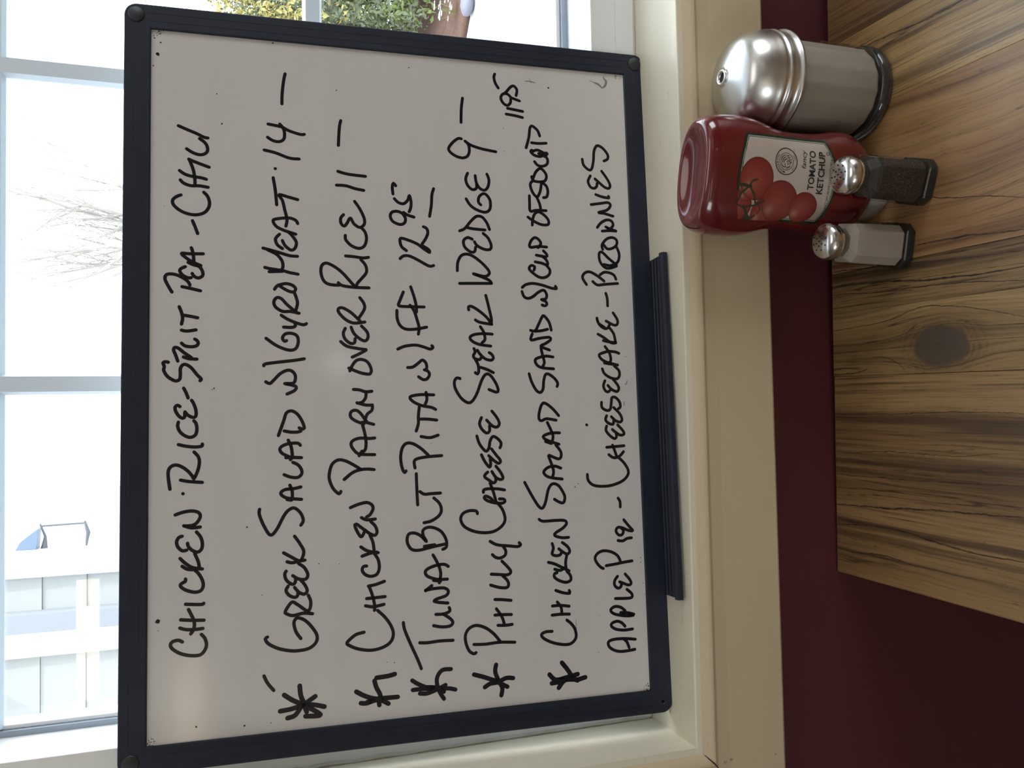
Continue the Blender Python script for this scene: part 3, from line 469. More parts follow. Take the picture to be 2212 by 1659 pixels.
(7,'dash',1,['362.8 44.3 357.7 43.1 351.5 43.1']),
(7,'CHEESECAKE',1,['345.4 38.2 339.2 34.4 335.1 34.8 334.5 38.1 338 45.1','340.5 53.6 335.9 52.2 332.4 46.9','340 53.7 334.9 51.7 331.3 47 331.9 43.7 335 41.9','331.9 42.1 326.8 38.5 320.1 37.1','326.2 53.2 323.6 48.4 318.6 41 318.6 36.7','320.6 48.5 319.6 44.2 318.8 37.2','315.3 47.1 309.3 43.1 303.2 42.2 299.9 44.6','309.3 34.3 310.6 38.1 310.9 44.6 308.8 51.8 307.1 52.9 303.7 50.4 301.2 45.1 298.9 35.9','300.7 48.3 299.6 40.8','298.1 39.2 294 35 289.4 34.7 286.7 37.5 287.9 43.5 291.5 48.7 295.6 50.5','286.4 40.8 281.2 36.7 277.7 35.8 275.5 38 277.7 42.8 281 45.9','285.1 48.5 280.8 50 276.8 48.8 275.2 46.2 276.7 44','266.2 52.5 261.7 52.2 259.1 48 260 44.7 265.6 43.4 270.1 42.6 270.4 39.4 266.5 35.7 261.9 35.1 260.4 37.1','261.5 41.4 256.4 36.2 251.3 34 248.8 35.5 249.8 39.7 253.5 43.9','254.5 48.2 251 49.4 248 46.9 246.9 42.6 249.9 41.9','246.3 38.3 241.1 33.6 238.1 32.7 237.2 36 239.3 39.7 242.4 43.5','245.5 48.6 241.5 49.3 236.9 45.7 234.3 41.5 236.2 39.8 239.3 40.2','227 49.4 227.4 41.8 228 33.1','220.6 47.7 217.8 43.3 218.9 37.9 222.8 33.9','228.8 43.9 223.7 42 218.2 40.1','204.2 68.2 199.2 67.6 195.1 63.5 193.6 56.2 194 46.6 197.1 36.7 201.8 31.1 206.8 30.3 213 33.8 217.6 38.5','246.9 67.1']),
(7,'dash',1,['182.8 40.8 179.7 39.1 175.1 39.1']),
(7,'PIE',1,['164 36.3 158.6 32 154.4 28.4 154.6 32.2 157.4 38.5 157.6 42.3 154.7 44 151.2 41.5 151.5 38.3 154.9 37.1 157.5 39.6','148.2 29.8 147.8 34.2 146 38 146.6 42.5','125.9 54.3 126.8 45.3 127.8 37.8 128.5 30.2','128.5 40.9 133.6 43.4 137.3 49.1 138.6 56.4 136.6 61.8 132.9 64.1 128.9 62.7 124.8 59.1 123.7 56.9']),
(7,'APPLE',1,['117.8 37.2 112.8 33.1 109.3 32 108.2 34.4 109.8 38.6 111.5 42.5','116.3 44.2 112.8 47 108.9 47.2 106.2 44.1 107.5 41.4 110.4 40.9','104.7 36.1 101 32 98 31.6 97.1 34.9 97.7 47.1','83.3 30.7 85 36.5 85.5 42.9 83.7 37.7 82.9 31.3','86.9 38.6 90.1 42.7 91 48 88.4 51.8 85.3 49.3 83.3 43 82.3 36.7 82.4 31.3','73.8 39.2 77 42.2 78.6 46.4 77.2 51.2 74.8 51.6 72.1 47.7 70.7 40.4 71 32.4','62.2 30.3 63.5 39.7 63.7 50.2 61.7 55.1 57.2 53.7 53.8 47.5 53.1 40.1 53.8 31.1','63.9 41.8 60.7 38.2 55.7 36.3']),
]

m_ink = plain('black_marker_ink', (0.008, 0.008, 0.012), 0.22, var=0.2, scale=300)
m_fade = plain('dried_marker_smear', (0.20, 0.19, 0.18), 0.4, var=0.5, scale=900)
def onboard(x, y, lift): return (x/1000, 0.00212-0.00003*lift, y/1000)
ORD = {1: 'first', 2: 'second', 3: 'third', 4: 'fourth', 5: 'fifth', 6: 'sixth', 7: 'last'}
for line, word, wd, strokes in WRITING:
    bm = bmesh.new()
    for s in strokes:
        v = [float(q) for q in s.split()]; p = list(zip(v[::2], v[1::2]))
        ribbon(bm, p, 2.6*wd, onboard, 0.9)
    nm = {'dash': 'dash', 'slash': 'slash', 'asterisk': 'asterisk', 'smudge': 'smudge', 'price': 'price', '14': 'price', '11': 'price', '9': 'price'}.get(word, 'handwritten_word')
    o = link(nm, bm, m_ink, board)
    if nm == 'handwritten_word': o['label'] = 'handwritten word %s in the %s line of the menu' % (word, ORD[line])
    if nm == 'price': o['label'] = 'handwritten price at the end of the %s line' % ORD[line]
SPECKS = [(545.7,413.5,1.48),(517.2,369.6,0.55),(492.7,365.8,0.67),(563.8,326.4,0.74),(107.5,411.3,1.85),(173.7,347.9,0.67),(553.7,215.1,0.55),(528.4,275.9,0.55),(546.8,90.9,0.81),(28.7,384.4,0.74),(25.8,350.1,0.74),(555.4,411.6,0.67),(558.7,416.0,0.55),(536.0,416.9,0.44),(281.2,371.7,0.67),(280.2,373.1,0.44),(448.5,386.1,0.37),(423.6,408.6,0.30),(142.6,294.2,0.44),(121.6,337.0,0.37),(25.7,331.1,0.44),(196.6,76.8,0.48),(194.0,79.8,0.55),(141.6,278.6,0.37),(61.7,236.6,0.44),(62.6,242.4,0.37),(106.5,195.8,0.30),(167.6,138.8,0.37),(54.4,64.3,0.37),(84.8,62.1,0.30),(130.8,22.1,0.44),(126.8,22.3,0.44),(109.0,21.0,0.37),(99.1,19.7,0.37),(172.1,14.9,0.33),(306.3,27.8,0.37),(294.0,27.0,0.30),(234.4,203.4,0.37),(506.4,133.4,0.37),(486.1,133.6,0.37),(246.7,66.7,1.11),]
SMEARS = [([(561.1,38.1),(557.4,35.6),(553.3,37.1),(551.4,39.9)],2.22),([(551.4,39.9),(554.5,43.3),(555.9,47.7)],1.85),([(557.3,51.2),(555.2,45.1)],1.11),([(551.2,112.6),(551.3,107.5),(550.4,102.8)],1.11),([(553.8,108.2),(549.7,106.7)],1.11),([(285.0,27.5),(281.7,28.9),(282.1,29.8)],1.11),([(266.2,31.4),(263.4,31.5)],2.22),([(101.4,410.3),(100.5,411.2),(101.5,411.5)],0.55),([(82.7,83.4),(74.3,83.3)],1.11),]

bm = bmesh.new(); rs = random.Random(5)
for x, y, r in SPECKS:
    n = 7; bm.faces.new([bm.verts.new(onboard(x+r*(0.7+0.5*rs.random())*math.cos(2*math.pi*k/n), y+r*(0.7+0.5*rs.random())*math.sin(2*math.pi*k/n), 1)) for k in range(n)])
for cx, cy, n, sp, rr in ((19.5, 21, 34, 4.0, 0.45), (20, 416, 22, 3.0, 0.4), (563, 25, 30, 4.0, 0.3), (563.5, 412, 26, 3.5, 0.35), (565.5, 36, 26, 8, 0.25)):
    for i in range(n):
        x = cx+rs.gauss(0, sp*0.6)*(1 if cx < 300 else 0.5); y = cy+rs.gauss(0, sp*0.5)
        if 18 < x < 566 and 18.5 < y < 419: disc(bm, (x, y), rr*(0.3+rs.random()), onboard, 1, 5)
o = link('marker_specks', bm, m_ink, board); o['kind'] = 'stuff'
for s, wd in SMEARS:
    bm = bmesh.new(); ribbon(bm, s, wd, onboard, 0.6, lambda t: 0.5+0.5*math.sin(math.pi*t))
    link('dried_smear', bm, m_fade, board)
# ================================================================ TABLE
def wood(name, base, dark, light, seed, stripe=1.0, cracks=0.6, knot=None, fine=0.5, bend=0.006):
    m, nt, b = material(name); x, y, z = xyz(nt)
    w1 = noise(nt, comb(nt, x*5+seed, y*2.2+seed, 0), 1, 2)-0.5
    w2 = noise(nt, comb(nt, x*16+seed, y*7, 0), 1, 3)-0.5
    g = x+w1*bend*4+w2*bend
    if knot:
        kx, ky, kr = knot
        dx = x-kx; dy = (y-ky)*0.60
        nz = noise(nt, comb(nt, x*40, y*40, 3.0), 1, 3)-0.5
        r2 = dx*dx+dy*dy+nz*0.00022
        fall = (r2*(-1/(kr*kr*2.4))).exp()
        g = (dx+w1*bend*3+w2*bend)*(fall*-0.72+1.0)+kx
        rr = (r2._m('MAXIMUM', 0.0)).sqrt()
    broad = noise(nt, comb(nt, g*22+seed*3, y*1.1+seed, seed), 1, 3, 0.55)
    streak = noise(nt, comb(nt, g*150+seed, y*1.6, seed), 1, 4, 0.6)
    band = noise(nt, comb(nt, g*42+seed*2, y*1.0, seed), 1, 5, 0.62)
    hair = noise(nt, comb(nt, g*330+seed, y*5, seed), 1, 2, 0.5)
    finen = noise(nt, comb(nt, g*620, y*16, seed), 1, 4, 0.65)
    pores = noise(nt, comb(nt, g*900, y*90, seed*2), 1, 2)
    c = mix(nt, broad.step(0.38, 0.62), base, light)
    c = mix(nt, band.step(0.50, 0.66)*(0.80*stripe), c, tuple(k*0.85 for k in dark))
    c = mix(nt, streak.step(0.50, 0.66)*(0.75*stripe), c, dark)
    c = mix(nt, hair.step(0.60, 0.70)*(0.60*stripe), c, tuple(k*0.45 for k in dark))
    c = mix(nt, finen.step(0.45, 0.75)*fine, c, tuple(k*0.42 for k in dark))
    c = mix(nt, pores.step(0.66, 0.76)*0.45, c, tuple(k*0.3 for k in dark))
    cr = noise(nt, comb(nt, g*60+seed*7, y*1.7+seed, 9+seed), 1, 5, 0.55)
    ck = ((cr-0.5).abs()*(-1)+0.012).step(0.0, 0.011)*broad.step(0.62, 0.36)
    c = mix(nt, ck*cracks, c, tuple(k*0.16 for k in dark))
    if knot:
        rings = ((rr*(2*math.pi/0.0035)+nz*9).sin()*0.5+0.5)
        halo = rr.step(kr*1.75, kr*1.05)
        c = mix(nt, halo*0.30, c, dark)
        c = mix(nt, halo*rings*(finen.step(0.35, 0.6))*0.45, c, tuple(k*0.35 for k in dark))
        c = mix(nt, rr.step(kr*1.0, kr*0.72)*0.9, c, (0.060, 0.044, 0.034))
        c = mix(nt, rr.step(kr*1.0, kr*0.72)*rings*0.35, c, (0.10, 0.07, 0.05))
        bug = noise(nt, comb(nt, x*420, y*260, 5.0), 1, 1)
        c = mix(nt, bug.step(0.72, 0.76)*rr.step(kr*2.9, kr*1.2)*0.8, c, (0.05, 0.03, 0.02))
    nt.links.new(c, b.inputs['Base Color'])
    b.inputs['Roughness'].default_value = 0.42
    bump(nt, b, finen+cr*0.5, 0.10, 0.0004)
    return m
TT = Z(-0.521); TR = math.radians(-1.5)
table = empty('restaurant_table', (-0.1457, 0.6305, 0), 'rustic plank topped restaurant table pushed against the red wall', 'table', rotz=TR)
m_w = [wood('plank_striped_brown', (0.190, 0.108, 0.0440), (0.055, 0.029, 0.0132), (0.310, 0.191, 0.0836), 1.3, 1.0, 0.95, bend=0.004),
       wood('plank_knotty_tan', (0.270, 0.171, 0.0704), (0.100, 0.057, 0.0238), (0.360, 0.240, 0.1056), 4.1, 0.8, 0.9, knot=(0.1965, -0.120, 0.0180)),
       wood('plank_warm_smooth', (0.235, 0.118, 0.0484), (0.105, 0.045, 0.0176), (0.360, 0.211, 0.0924), 7.7, 0.55, 0.8, fine=0.35, bend=0.016),
       wood('plank_dark_walnut', (0.130, 0.069, 0.0290), (0.055, 0.027, 0.0114), (0.210, 0.118, 0.0510), 2.9, 0.9, 0.9),
       wood('plank_golden', (0.300, 0.186, 0.0748), (0.085, 0.045, 0.0176), (0.420, 0.274, 0.1188), 9.2, 0.9, 0.8)]
m_striped2 = wood('plank_edge_striped', (0.250, 0.157, 0.0660), (0.050, 0.027, 0.0123), (0.370, 0.245, 0.1100), 5.6, 1.25, 0.95, bend=0.003)
edges = [(0.0, 0.1762, m_w[0]), (0.1762, 0.2330, m_w[1]), (0.2330, 0.2690, m_striped2), (0.2690, 0.4040, m_w[2]), (0.4040, 0.4750, m_w[4]), (0.4750, 0.66, m_w[3]), (0.66, 0.80, m_w[1]), (0.80, 0.97, m_w[0]), (0.97, 1.15, m_w[2])]
for a, b_, mt in edges:
    g = 0.00004
    link('plank', box(bmesh.new(), a+g, b_-g, -0.76, 0, TT-0.030, TT, 0.0003 if a > 0 else 0.0012), mt, table)
CRACKS = [(1.5,[(60.7,-0.8),(64.2,-57.5),(68.5,-106.7),(71.3,-149.8),(74.0,-189.5),]),(1.5,[(42.8,-0.8),(47.7,-43.7),(47.6,-82.5),(43.9,-117.4),(42.3,-149.2),(42.8,-188.8),]),(0.7,[(88.2,-0.8),(89.5,-58.1),(92.4,-129.5),(95.7,-190.0),]),(1.0,[(177.9,-0.8),(178.1,-24.5),(181.0,-42.8),]),(1.8,[(257.2,-0.8),(256.4,-34.9),(253.0,-75.0),(249.1,-111.0),(247.6,-153.9),(247.6,-193.5),]),(0.7,[(142.0,-0.8),(143.1,-59.4),(146.0,-130.7),(146.1,-191.2),]),(1.2,[(21.6,-0.8),(21.4,-29.2),(24.3,-56.5),(21.6,-93.9),]),(1.5,[(278.7,-100.1),(277.7,-133.8),(273.1,-194.0),]),(1.0,[(270.9,-0.8),(267.4,-62.4),(261.9,-133.5),(258.8,-193.7),]),(0.7,[(218.1,-0.8),(220.8,-61.3),(226.1,-86.8),(229.2,-110.5),(222.9,-153.3),(212.5,-192.7),]),(0.9,[(203.7,-83.8),(210.9,-88.8),(215.7,-98.6),]),(0.6,[(192.3,-47.2),(189.4,-68.3),(179.2,-85.6),]),(0.7,[(106.0,-0.8),(111.9,-58.6),(112.6,-130.0),(116.9,-170.5),]),(1.0,[(249.8,-0.8),(246.0,-61.9),(243.5,-133.0),(238.0,-193.2),]),(0.9,[(326.1,-75.0),(316.7,-103.5),(307.9,-136.2),(303.0,-166.0),(294.6,-194.7),]),(1.2,[(459.7,-38.9),(457.8,-70.7),(455.4,-98.1),(452.9,-131.6),(453.6,-147.3),]),]

m_crack, nt, b = material('dark_wood_crack'); x, y, z = xyz(nt)
n1 = noise(nt, comb(nt, x*500, y*60, 0), 1, 3)
nt.links.new(mix(nt, n1.step(0.35, 0.65), (0.016, 0.009, 0.006), (0.075, 0.044, 0.022)), b.inputs['Base Color']); b.inputs['Roughness'].default_value = 0.6
rs = random.Random(77)
for wd, pts in CRACKS:
    bm = bmesh.new(); q = smooth_line(pts, 2.2); L = []; n = len(q); j = 0.0
    for i, (px, py) in enumerate(q):
        j = j*0.8+rs.gauss(0, 0.16); h = wd*0.5*(0.25+0.75*math.sin(math.pi*min(1, 0.12+i/n*0.8)))*(0.65+0.6*rs.random())
        L.append((bm.verts.new(((px+j-h)/1000, py/1000, TT+0.00006)), bm.verts.new(((px+j+h)/1000, py/1000, TT+0.00006))))
    for (a_, b_), (c_, d_) in zip(L, L[1:]): bm.faces.new((a_, b_, d_, c_))
    bmesh.ops.recalc_face_normals(bm, faces=bm.faces[:]); link('wood_crack', bm, m_crack, table)
m_iron = plain('black_cast_iron', (0.02, 0.02, 0.022), 0.5)
for px in (0.28, 0.87):
    link('pedestal', lathe(bmesh.new(), [(0, 0.02), (0.04, 0.02), (0.035, 0.06), (0.032, 0.68), (0.09, TT-0.031), (0, TT-0.031)], 24), m_iron, table, True, (px, -0.38, 0))
    link('pedestal_foot', box(bmesh.new(), px-0.2, px+0.2, -0.42, -0.34, 0.0, 0.025, 0.004), m_iron, table)
    link('pedestal_foot', box(bmesh.new(), px-0.04, px+0.04, -0.64, -0.13, 0.0, 0.024, 0.004), m_iron, table)

# ================================================================ TABLEWARE
m_chrome, nt, b = material('brushed_steel'); x, y, z = xyz(nt)
n1 = noise(nt, comb(nt, x, y, z), 55, 4)
nt.links.new(mix(nt, n1, (0.60, 0.60, 0.58), (0.74, 0.74, 0.72)), b.inputs['Base Color']); b.inputs['Metallic'].default_value = 1.0
b.inputs['Roughness'].default_value = 0.30; bump(nt, b, n1, 0.08, 0.001)
m_chrome2 = m_chrome.copy(); m_chrome2.name = 'polished_steel'; m_chrome2.node_tree.nodes['Principled BSDF'].inputs['Roughness'].default_value = 0.2
m_hole = plain('dark_hole', (0.004, 0.004, 0.004), 0.8)
m_thin = thin_glass('clear_jar_glass', (0.84, 0.84, 0.83), 0.02, 1.5)
m_thick, nt, b = material('thick_base_glass'); b.inputs['Base Color'].default_value = (0.30, 0.31, 0.30, 1)
b.inputs['Transmission Weight'].default_value = 0.93; b.inputs['Roughness'].default_value = 0.06; b.inputs['IOR'].default_value = 1.5
m_sugar, nt, b = material('white_sugar'); x, y, z = xyz(nt)
n1 = noise(nt, comb(nt, x, y, z), 1400, 2); n2 = noise(nt, comb(nt, x, y, z), 45, 3)
nt.links.new(mix(nt, n2, (0.38, 0.345, 0.295), (0.45, 0.41, 0.355)), b.inputs['Base Color']); b.inputs['Roughness'].default_value = 0.9; bump(nt, b, n1, 0.4, 0.0004)
m_salt, nt, b = material('white_salt'); x, y, z = xyz(nt)
n1 = noise(nt, comb(nt, x, y, z), 1800, 2); n2 = noise(nt, comb(nt, x, y, z), 60, 3)
nt.links.new(mix(nt, n2, (0.44, 0.385, 0.32), (0.51, 0.455, 0.39)), b.inputs['Base Color']); b.inputs['Roughness'].default_value = 0.9; bump(nt, b, n1, 0.4, 0.0004)
m_pepper, nt, b = material('ground_pepper'); x, y, z = xyz(nt)
n1 = noise(nt, comb(nt, x, y, z), 1500, 2, 0.7)
nt.links.new(mix(nt, n1.step(0.50, 0.68), (0.014, 0.010, 0.008), (0.17, 0.115, 0.070)), b.inputs['Base Color']); b.inputs['Roughness'].default_value = 0.85; bump(nt, b, n1, 0.8, 0.0008)
# ---- sugar pourer
sug = empty('sugar_pourer', (0.2724, 0.5800, TT), 'tall ribbed glass sugar pourer with a steel cone lid', 'sugar pourer', rotz=0.1)
flute = lambda a, i: 1-0.010*abs(math.sin(a*8))
link('jar', lathe(bmesh.new(), [(0.0374, 0.0105), (0.0385, 0.014), (0.0383, 0.078), (0.0372, 0.085), (0.0345, 0.0885), (0.0345, 0.094)], 22), m_thin, sug)
link('jar_base', lathe(bmesh.new(), [(0, 0.0012), (0.030, 0.0008), (0.036, 0), (0.0392, 0.0018), (0.0398, 0.0055), (0.0392, 0.0088), (0.0376, 0.0104), (0.034, 0.0112), (0, 0.0112)], 96), m_thick, sug, True)
link('sugar', lathe(bmesh.new(), [(0, 0.0118), (0.0350, 0.0118), (0.0368, 0.015), (0.0366, 0.080), (0.034, 0.0845), (0.015, 0.083), (0, 0.083)], 128, lambda a, i: 1-0.022*abs(math.sin(a*8))), m_sugar, sug, True)
lid = [(0.0405, 0.0885), (0.0424, 0.0888), (0.0428, 0.0900), (0.0424, 0.0912), (0.0408, 0.0918), (0.0402, 0.0945), (0.0404, 0.0985), (0.0412, 0.0992), (0.0416, 0.1003), (0.0412, 0.1015), (0.0402, 0.1022), (0.0400, 0.1045), (0.0406, 0.1052), (0.0408, 0.1062), (0.0400, 0.1078), (0.0396, 0.1115), (0.0385, 0.1160), (0.0367, 0.1205), (0.0342, 0.1250), (0.0312, 0.1288), (0.0270, 0.1312), (0.0200, 0.1340), (0.0130, 0.1363), (0.0088, 0.1374), (0.0070, 0.1378), (0.0066, 0.1392), (0.0056, 0.1398), (0.0044, 0.1395), (0.0037, 0.1384), (0.0037, 0.1300)]
lo = link('lid', lathe(bmesh.new(), lid, 96), m_chrome, sug, True)
link('pour_hole', lathe(bmesh.new(), [(0, 0.1376), (0.0038, 0.1376), (0.0038, 0.1370), (0, 0.1370)], 24), m_hole, lo, True)
# ---- ketchup
m_ket = plain('red_ketchup_plastic', (0.12, 0.005, 0.009), 0.2, var=0.08, scale=20, coat=0.8, sss=0.0)
m_wcap = plain('milky_bottle_cap', (0.42, 0.42, 0.40), 0.35, sss=0.3)
ket = empty('ketchup_bottle', (0.1892, 0.5745, TT), 'red squeeze bottle of tomato ketchup standing upside down on its cap', 'ketchup bottle', rotz=math.radians(-14))
KP = [(0.0165, 0.0262, 0.0262, 2.0), (0.0180, 0.0300, 0.0262, 2.1), (0.0220, 0.0350, 0.0266, 2.2), (0.0280, 0.0398, 0.0268, 2.4), (0.0350, 0.0425, 0.0270, 2.5), (0.0420, 0.0434, 0.0270, 2.6), (0.0500, 0.0424, 0.0266, 2.6), (0.0580, 0.0404, 0.0260, 2.6), (0.0660, 0.0393, 0.0254, 2.6), (0.0780, 0.0386, 0.0251, 2.6), (0.0900, 0.0386, 0.0251, 2.6), (0.1000, 0.0392, 0.0253, 2.6), (0.1080, 0.0408, 0.0257, 2.6), (0.1160, 0.0434, 0.0261, 2.6), (0.1240, 0.0457, 0.0265, 2.6), (0.1330, 0.0470, 0.0267, 2.6), (0.1430, 0.0474, 0.0268, 2.6), (0.1520, 0.0470, 0.0268, 2.6), (0.1600, 0.0462, 0.0265, 2.5), (0.1660, 0.0446, 0.0256, 2.5), (0.1705, 0.0420, 0.0238, 2.5), (0.1726, 0.0388, 0.0212, 2.4), (0.1728, 0.0360, 0.0188, 2.4), (0.1712, 0.0335, 0.0168, 2.3), (0.1685, 0.0290, 0.0140, 2.2), (0.1660, 0.0220, 0.0105, 2.1), (0.1645, 0.0120, 0.0060, 2.0)]
def kshape(h):
    for p, q in zip(KP, KP[1:]):
        if p[0] <= h <= q[0]:
            t = (h-p[0])/(q[0]-p[0]); t = t*t*(3-2*t) if False else t
            return [p[i]+(q[i]-p[i])*t for i in (1, 2, 3)]
    return KP[10][1:]
bm = bmesh.new(); rings = []
HS = []
for p, q in zip(KP, KP[1:]):
    HS.append(p)
for h, a, b2, n in KP:
    rr = []
    for k in range(96):
        t = 2*math.pi*k/96; c, s = math.cos(t), math.sin(t)
        rr.append(bm.verts.new((a*math.copysign(abs(c)**(2/n), c), b2*math.copysign(abs(s)**(2/n), s), h)))
    rings.append(rr)
for A, B in zip(rings, rings[1:]):
    for k in range(96): bm.faces.new((A[k], A[(k+1) % 96], B[(k+1) % 96], B[k]))
bm.faces.new(rings[0][::-1]); bm.faces.new(rings[-1]); bmesh.ops.recalc_face_normals(bm, faces=bm.faces[:])
body = link('bottle', bm, m_ket, ket, True)
md = body.modifiers.new('smooth', 'SUBSURF'); md.levels = 1; md.render_levels = 2
link('cap', lathe(bmesh.new(), [(0, 0), (0.0262, 0), (0.0270, 0.0010), (0.0264, 0.0150), (0.0254, 0.0166), (0, 0.0166)], 64), m_wcap, ket, True)
def onbottle(lx, ly, off):       # label millimetres -> bottle surface
    h = 0.1025-ly/1000; a, b2, n = kshape(h); x = lx/1000*0.985
    q = max(0.0, 1-(abs(x)/a)**n)
    return (x, -b2*q**(1/n)-off, h)
# printed label: a fine grid whose vertices carry the printed colours
def ltop(x): return -38.5-6.3*(1-(x/33)**2)
def lbot(x): return 38.0+10.0*(1-(x/33)**2)
TOM = [(-27, -16, 11.5, 12.5), (-23, -40, 12, 11), (-12.5, -36, 7, 6), (-1.5, -27.5, 16.8, 15.5), (-17.5, -3.5, 16.5, 17), (-21, 20.5, 12.3, 13)]
STEM = [([(-7, -46), (-7, -38), (-8, -32)], 2.6), ([(-8, -34), (-3, -31), (-2, -27)], 1.6), ([(-8, -33), (-14, -28), (-20, -26)], 1.7), ([(-8, -34), (-13, -40), (-21, -43)], 1.6), ([(-22, -44), (-24, -36), (-22, -26), (-18, -18)], 1.5), ([(-23, -36), (-29, -32), (-33, -28)], 2.2), ([(-20, -24), (-25, -20), (-28, -22)], 1.1), ([(-31, -34), (-33, -28), (-30, -24)], 1.6)]
def segd(px, py, a, b):
    vx, vy = b[0]-a[0], b[1]-a[1]; t = max(0, min(1, ((px-a[0])*vx+(py-a[1])*vy)/(vx*vx+vy*vy)))
    return math.hypot(px-a[0]-t*vx, py-a[1]-t*vy)
def lcol(x, y):
    dt, db, de = y-ltop(x*1.0), lbot(x)-y, 33.6-abs(x)
    d = min(dt, db, de)
    c = (0.50, 0.44, 0.39)
    if d < 2.1: c = (0.012, 0.030, 0.014)
    elif d < 2.7: c = (0.36, 0.37, 0.33)
    elif d < 3.3: c = (0.03, 0.06, 0.035)
    hit = False
    for cx, cy, rx, ry in TOM:
        u, v = (x-cx)/rx, (y-cy)/ry; r = math.hypot(u, v)
        if r < 1:
            s = 1-r*r; hl = math.exp(-((u+0.15)**2+(v+0.15)**2)/0.5); gl = math.exp(-((u+0.45)**2+(v+0.5)**2)/0.06)
            c = (0.19+0.12*hl+0.12*gl, 0.022+0.040*hl+0.13*gl, 0.018+0.028*hl+0.10*gl)
            if r > 0.93: c = tuple(k*0.72 for k in c)
            hit = True
    for pts, w_ in STEM:
        for a, b_ in zip(pts, pts[1:]):
            if segd(x, y, a, b_) < w_*0.5: c = (0.035, 0.040, 0.022); hit = True
    return c
bm = bmesh.new(); cl = bm.loops.layers.float_color.new('print')
NX, NY = 280, 370; G = {}
for j in range(NY+1):
    for i in range(NX+1):
        x = -33.6+67.2*i/NX; t = j/NY; y = ltop(x)+(lbot(x)-ltop(x))*t
        G[i, j] = (bm.verts.new(onbottle(x, y, 0.00025)), lcol(x, y))
for j in range(NY):
    for i in range(NX):
        q = [G[i, j], G[i, j+1], G[i+1, j+1], G[i+1, j]]
        f = bm.faces.new([v[0] for v in q])
        for lp, v in zip(f.loops, q): lp[cl] = (*v[1], 1)
bmesh.ops.recalc_face_normals(bm, faces=bm.faces[:])
m_label, nt, b = material('printed_label'); at = nt.nodes.new('ShaderNodeAttribute'); at.attribute_name = 'print'
nt.links.new(at.outputs['Color'], b.inputs['Base Color']); b.inputs['Roughness'].default_value = 0.4
lab = link('label', bm, m_label, ket, True)
m_print = plain('black_print', (0.02, 0.017, 0.016), 0.5)
def text_mesh(txt, bold=0.0, spacing=1.0):
    cu = bpy.data.curves.new('lettering', 'FONT'); cu.body = txt; cu.size = 1; cu.align_x = 'CENTER'; cu.offset = bold; cu.space_character = spacing; cu.resolution_u = 3
    t = bpy.data.objects.new('lettering', cu); COL.objects.link(t)
    me = bpy.data.meshes.new_from_object(t.evaluated_get(bpy.context.evaluated_depsgraph_get()))
    bpy.data.objects.remove(t); bpy.data.curves.remove(cu)
    return me
def lettering(name, txt, cx, cy, wid, cap, par, mat, shear=0.0, bold=0.0, arc=None, spacing=1.0, place=onbottle, off=0.0005):
    me = text_mesh(txt, bold, spacing); xs = [v.co.x for v in me.vertices]; ys = [v.co.y for v in me.vertices]
    x0, x1 = min(xs), max(xs); ch = 0.73
    bm = bmesh.new(); bm.from_mesh(me); bpy.data.meshes.remove(me)
    if arc is None: bmesh.ops.subdivide_edges(bm, edges=[e for e in bm.edges if e.calc_length() > 0.2], cuts=1)
    for v in bm.verts:
        tx = (v.co.x-(x0+x1)/2)/(x1-x0)*wid; ty = v.co.y/ch*cap
        if arc:       # arc = (centre x, centre y, radius, start angle): text laid round a circle
            ax, ay, r, a0, sgn = arc; a = a0+sgn*tx/r; rr = r+sgn*ty
            v.co = place(ax+rr*math.sin(a), ay-rr*math.cos(a), off)
        else: v.co = place(cx+tx+shear*ty, cy+cap/2-ty, off)
    bmesh.ops.recalc_face_normals(bm, faces=bm.faces[:])
    return link(name, bm, mat, par)
lettering('lettering', 'fancy', 16.2, 15.4, 14.5, 4.4, lab, m_print, 0.25, 0.0)
lettering('lettering', 'TOMATO', 8.6, 23.6, 31, 5.8, lab, m_print, 0.0, 0.022)
lettering('lettering', 'KETCHUP', 7.2, 32.3, 33.5, 5.9, lab, m_print, 0.0, 0.022)
lettering('lettering', 'NET WT. 20 OZ (1 LB 4 OZ) 567 g', -1.0, 40.9, 39, 1.75, lab, m_print, 0.0, 0.008)
lettering('lettering', 'TM', 23.2, 6.5, 2.0, 0.9, lab, m_print)
lettering('lettering', 'U', 22.8, 38.2, 1.1, 1.5, lab, m_print)
def lring(cx, cy, r, w_, par=None, name='emblem_ring'):
    bm = bmesh.new(); n = 64; A = []
    for k in range(n):
        a = 2*math.pi*k/n; A.append((bm.verts.new(onbottle(cx+(r-w_/2)*math.cos(a), cy+(r-w_/2)*math.sin(a), 0.0005)), bm.verts.new(onbottle(cx+(r+w_/2)*math.cos(a), cy+(r+w_/2)*math.sin(a), 0.0005))))
    for k in range(n):
        p, q = A[k], A[(k+1) % n]; bm.faces.new((p[0], p[1], q[1], q[0]))
    return link(name, bm, m_print, par or lab)
EX, EY = 13.8, -1.4
lring(22.8, 38.2, 1.35, 0.3); lring(EX, EY, 10.3, 0.75); lring(EX, EY, 6.7, 0.4)
lettering('lettering', 'MONARCH', 0, 0, 15.5, 1.8, lab, m_print, arc=(EX, EY, 7.6, -0.45, 1), bold=0.01, spacing=1.2)
lettering('lettering', 'EST', 0, 0, 3.8, 1.5, lab, m_print, arc=(EX, EY, 9.3, 3.75, -1), spacing=1.2)
lettering('lettering', '1853', 0, 0, 4.4, 1.5, lab, m_print, arc=(EX, EY, 9.3, 2.75, -1), spacing=1.2)
